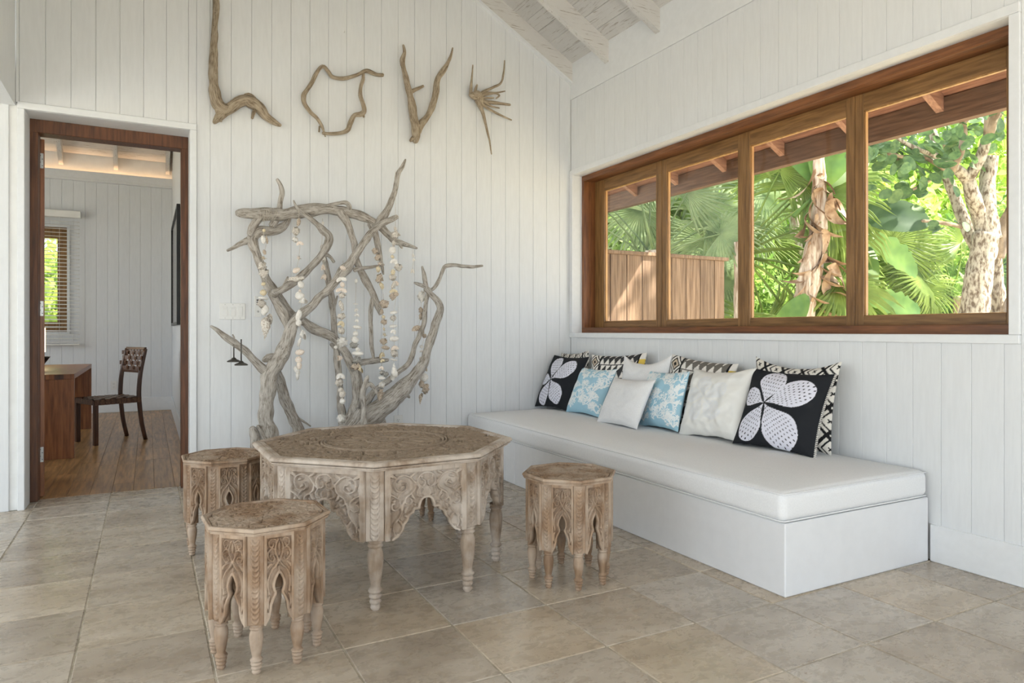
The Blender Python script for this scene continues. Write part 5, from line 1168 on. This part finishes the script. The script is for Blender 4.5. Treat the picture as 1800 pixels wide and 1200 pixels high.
def round_leaf(name):
    V = [(0,0,0)]; n = 12
    for k in range(n): a = 2*PI*k/n; V.append((.5+.5*math.cos(a), .40*math.sin(a), .10*abs(math.sin(a))-.06*math.cos(a)))
    V.append((.5,0,0)); F = [(1+k, 1+(k+1)%n, n+1) for k in range(n)]; return MB().add(V, F, True).mesh(name)
RL = round_leaf('leaf'); RL.materials.append(M['leaf_round'])
rl_ = random.Random(21); tips = []
for nm, pts, mt in LIMBS:
    if nm == 'trunk': continue
    for i in range(len(pts)-1):
        for t_ in np.linspace(0, 1, 5):
            q = [pts[i][k]*(1-t_)+pts[i+1][k]*t_ for k in range(4)]
            if q[2] < 9: tips.append(q)
for k in range(290):
    q = rl_.choice(tips); x = q[0]+rl_.gauss(0, 20); y = q[1]+rl_.gauss(0, 15)
    if y > 345 and rl_.random() < .8: continue
    d = q[3]+rl_.uniform(-.35,.35); a = rl_.uniform(0, 2*PI)
    o = link('leaf', RL, None, tree); orient(o, tuple(at(x, y, d)-tb), RT*math.cos(a)+UP*(math.sin(a)*.6-.2)+FW*rl_.uniform(-.5,.5), UP*rl_.uniform(.3,1)-FW*rl_.uniform(.1,.9)+RT*rl_.uniform(-.5,.5), rl_.uniform(.10,.165))
# ---- shrubs
def foliage(name, seed, n, L):
    r_ = np.random.RandomState(seed); d = r_.normal(size=(n,3)); d /= np.linalg.norm(d, axis=1, keepdims=True)
    rad = (r_.rand(n)**.45)[:,None]; clump = .72+.28*np.array([mnoise.noise(Vector(v)*2.2+Vector((seed,0,0))) for v in d])[:,None]*1.6
    P = d*rad*clump; ax = r_.normal(size=(n,3)); ax /= np.linalg.norm(ax, axis=1, keepdims=True); up = d*.5+r_.normal(size=(n,3))*.6+np.array([0,0,.5])
    sd = np.cross(up, ax); sd /= np.linalg.norm(sd, axis=1, keepdims=True); nr = np.cross(ax, sd); l = (L*(.6+.8*r_.rand(n)))[:,None]
    V = np.stack([P-ax*l, P+sd*l*.42+nr*l*.1, P+ax*l, P-sd*l*.42+nr*l*.1], 1).reshape(-1,3); F = np.arange(4*n).reshape(n,4)
    return np_mesh(name, V, F, False)
FB = [foliage('foliage', k, (5200,4200,6000)[k], (.060,.075,.05)[k]) for k in range(3)]
FBM = {}
def shrub(label, px, py, d, r, k, mat, name='shrub', cat='shrub', pos=None):
    c = at(px, py, d) if pos is None else np.array(pos); b = np.array([c[0], c[1], GZ]); t = thing(name, label, cat, tuple(b), 0, 'greenery behind the garden plants')
    if (k, mat) not in FBM: m = FB[k].copy(); m.materials.append(M[mat]); FBM[(k, mat)] = m
    o = link('foliage', FBM[(k, mat)], None, t, tuple(c-b), (0,0,px*.37)); o.scale = (r, r, r*1.05); o['kind'] = 'stuff'
    P, R = spline([(0,0,0),(.05,.03,(c[2]-GZ)*.6),(0,0,c[2]-GZ)], [.09,.06,.04], .1); MB().tube(P, R, 8, .2).build('stem', M['bark_dark'], t)
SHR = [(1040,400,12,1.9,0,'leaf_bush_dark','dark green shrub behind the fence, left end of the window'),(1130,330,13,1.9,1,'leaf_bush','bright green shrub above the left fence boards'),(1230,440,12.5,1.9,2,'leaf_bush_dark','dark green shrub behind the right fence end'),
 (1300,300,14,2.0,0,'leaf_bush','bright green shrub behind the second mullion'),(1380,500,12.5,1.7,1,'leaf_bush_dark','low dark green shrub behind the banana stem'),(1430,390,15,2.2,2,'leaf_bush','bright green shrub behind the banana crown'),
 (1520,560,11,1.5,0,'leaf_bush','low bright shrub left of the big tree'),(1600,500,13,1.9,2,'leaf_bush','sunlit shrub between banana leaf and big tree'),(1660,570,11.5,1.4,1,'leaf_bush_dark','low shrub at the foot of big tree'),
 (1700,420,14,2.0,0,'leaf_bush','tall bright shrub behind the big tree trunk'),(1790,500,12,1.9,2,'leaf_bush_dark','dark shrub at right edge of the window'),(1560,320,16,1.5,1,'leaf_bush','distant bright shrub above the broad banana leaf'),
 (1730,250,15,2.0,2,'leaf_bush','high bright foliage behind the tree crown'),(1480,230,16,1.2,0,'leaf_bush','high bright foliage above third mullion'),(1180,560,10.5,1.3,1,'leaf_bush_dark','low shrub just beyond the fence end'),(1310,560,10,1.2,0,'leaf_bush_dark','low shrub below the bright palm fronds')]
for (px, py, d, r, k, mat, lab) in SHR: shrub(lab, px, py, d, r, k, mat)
shrub('bright green shrub outside the study window', 90, 480, 0, 1.5, 0, 'leaf_bush', pos=(-4.5*S, 7.3*S, 1.5))
shrub('dark green shrub low outside the study window', 60, 520, 0, 1.3, 1, 'leaf_bush_dark', pos=(-5.6*S, 7.6*S, .9))

# unseen crown foliage added above the window's view to dapple sun on the fence
cm = foliage('crown', 7, 620, .16); cm.materials.append(M['leaf_round'])
cm2 = foliage('crown', 9, 46, .17); cm2.materials.append(M['leaf_round'])
for cpos, rr in (((2.9,-1.9,4.25),1.25), ((4.4,-2.6,4.9),1.5), ((3.9,-.6,5.3),1.5)):
    o = link('crown', cm2 if rr < 1.3 else cm, None, tree, tuple(np.array(cpos)-tb), (0,0,rr*3)); o.scale = (rr, rr, rr*.6); o['kind'] = 'stuff'
    P, R = spline([at(1738,235,TD-.3)-tb, np.array([3.9,-1.6,4.2])-tb, np.array(cpos)-tb], [.05,.04,.02], .1); MB().tube(P, R, 8, .15).build('branch', M['bark_dark'], tree)
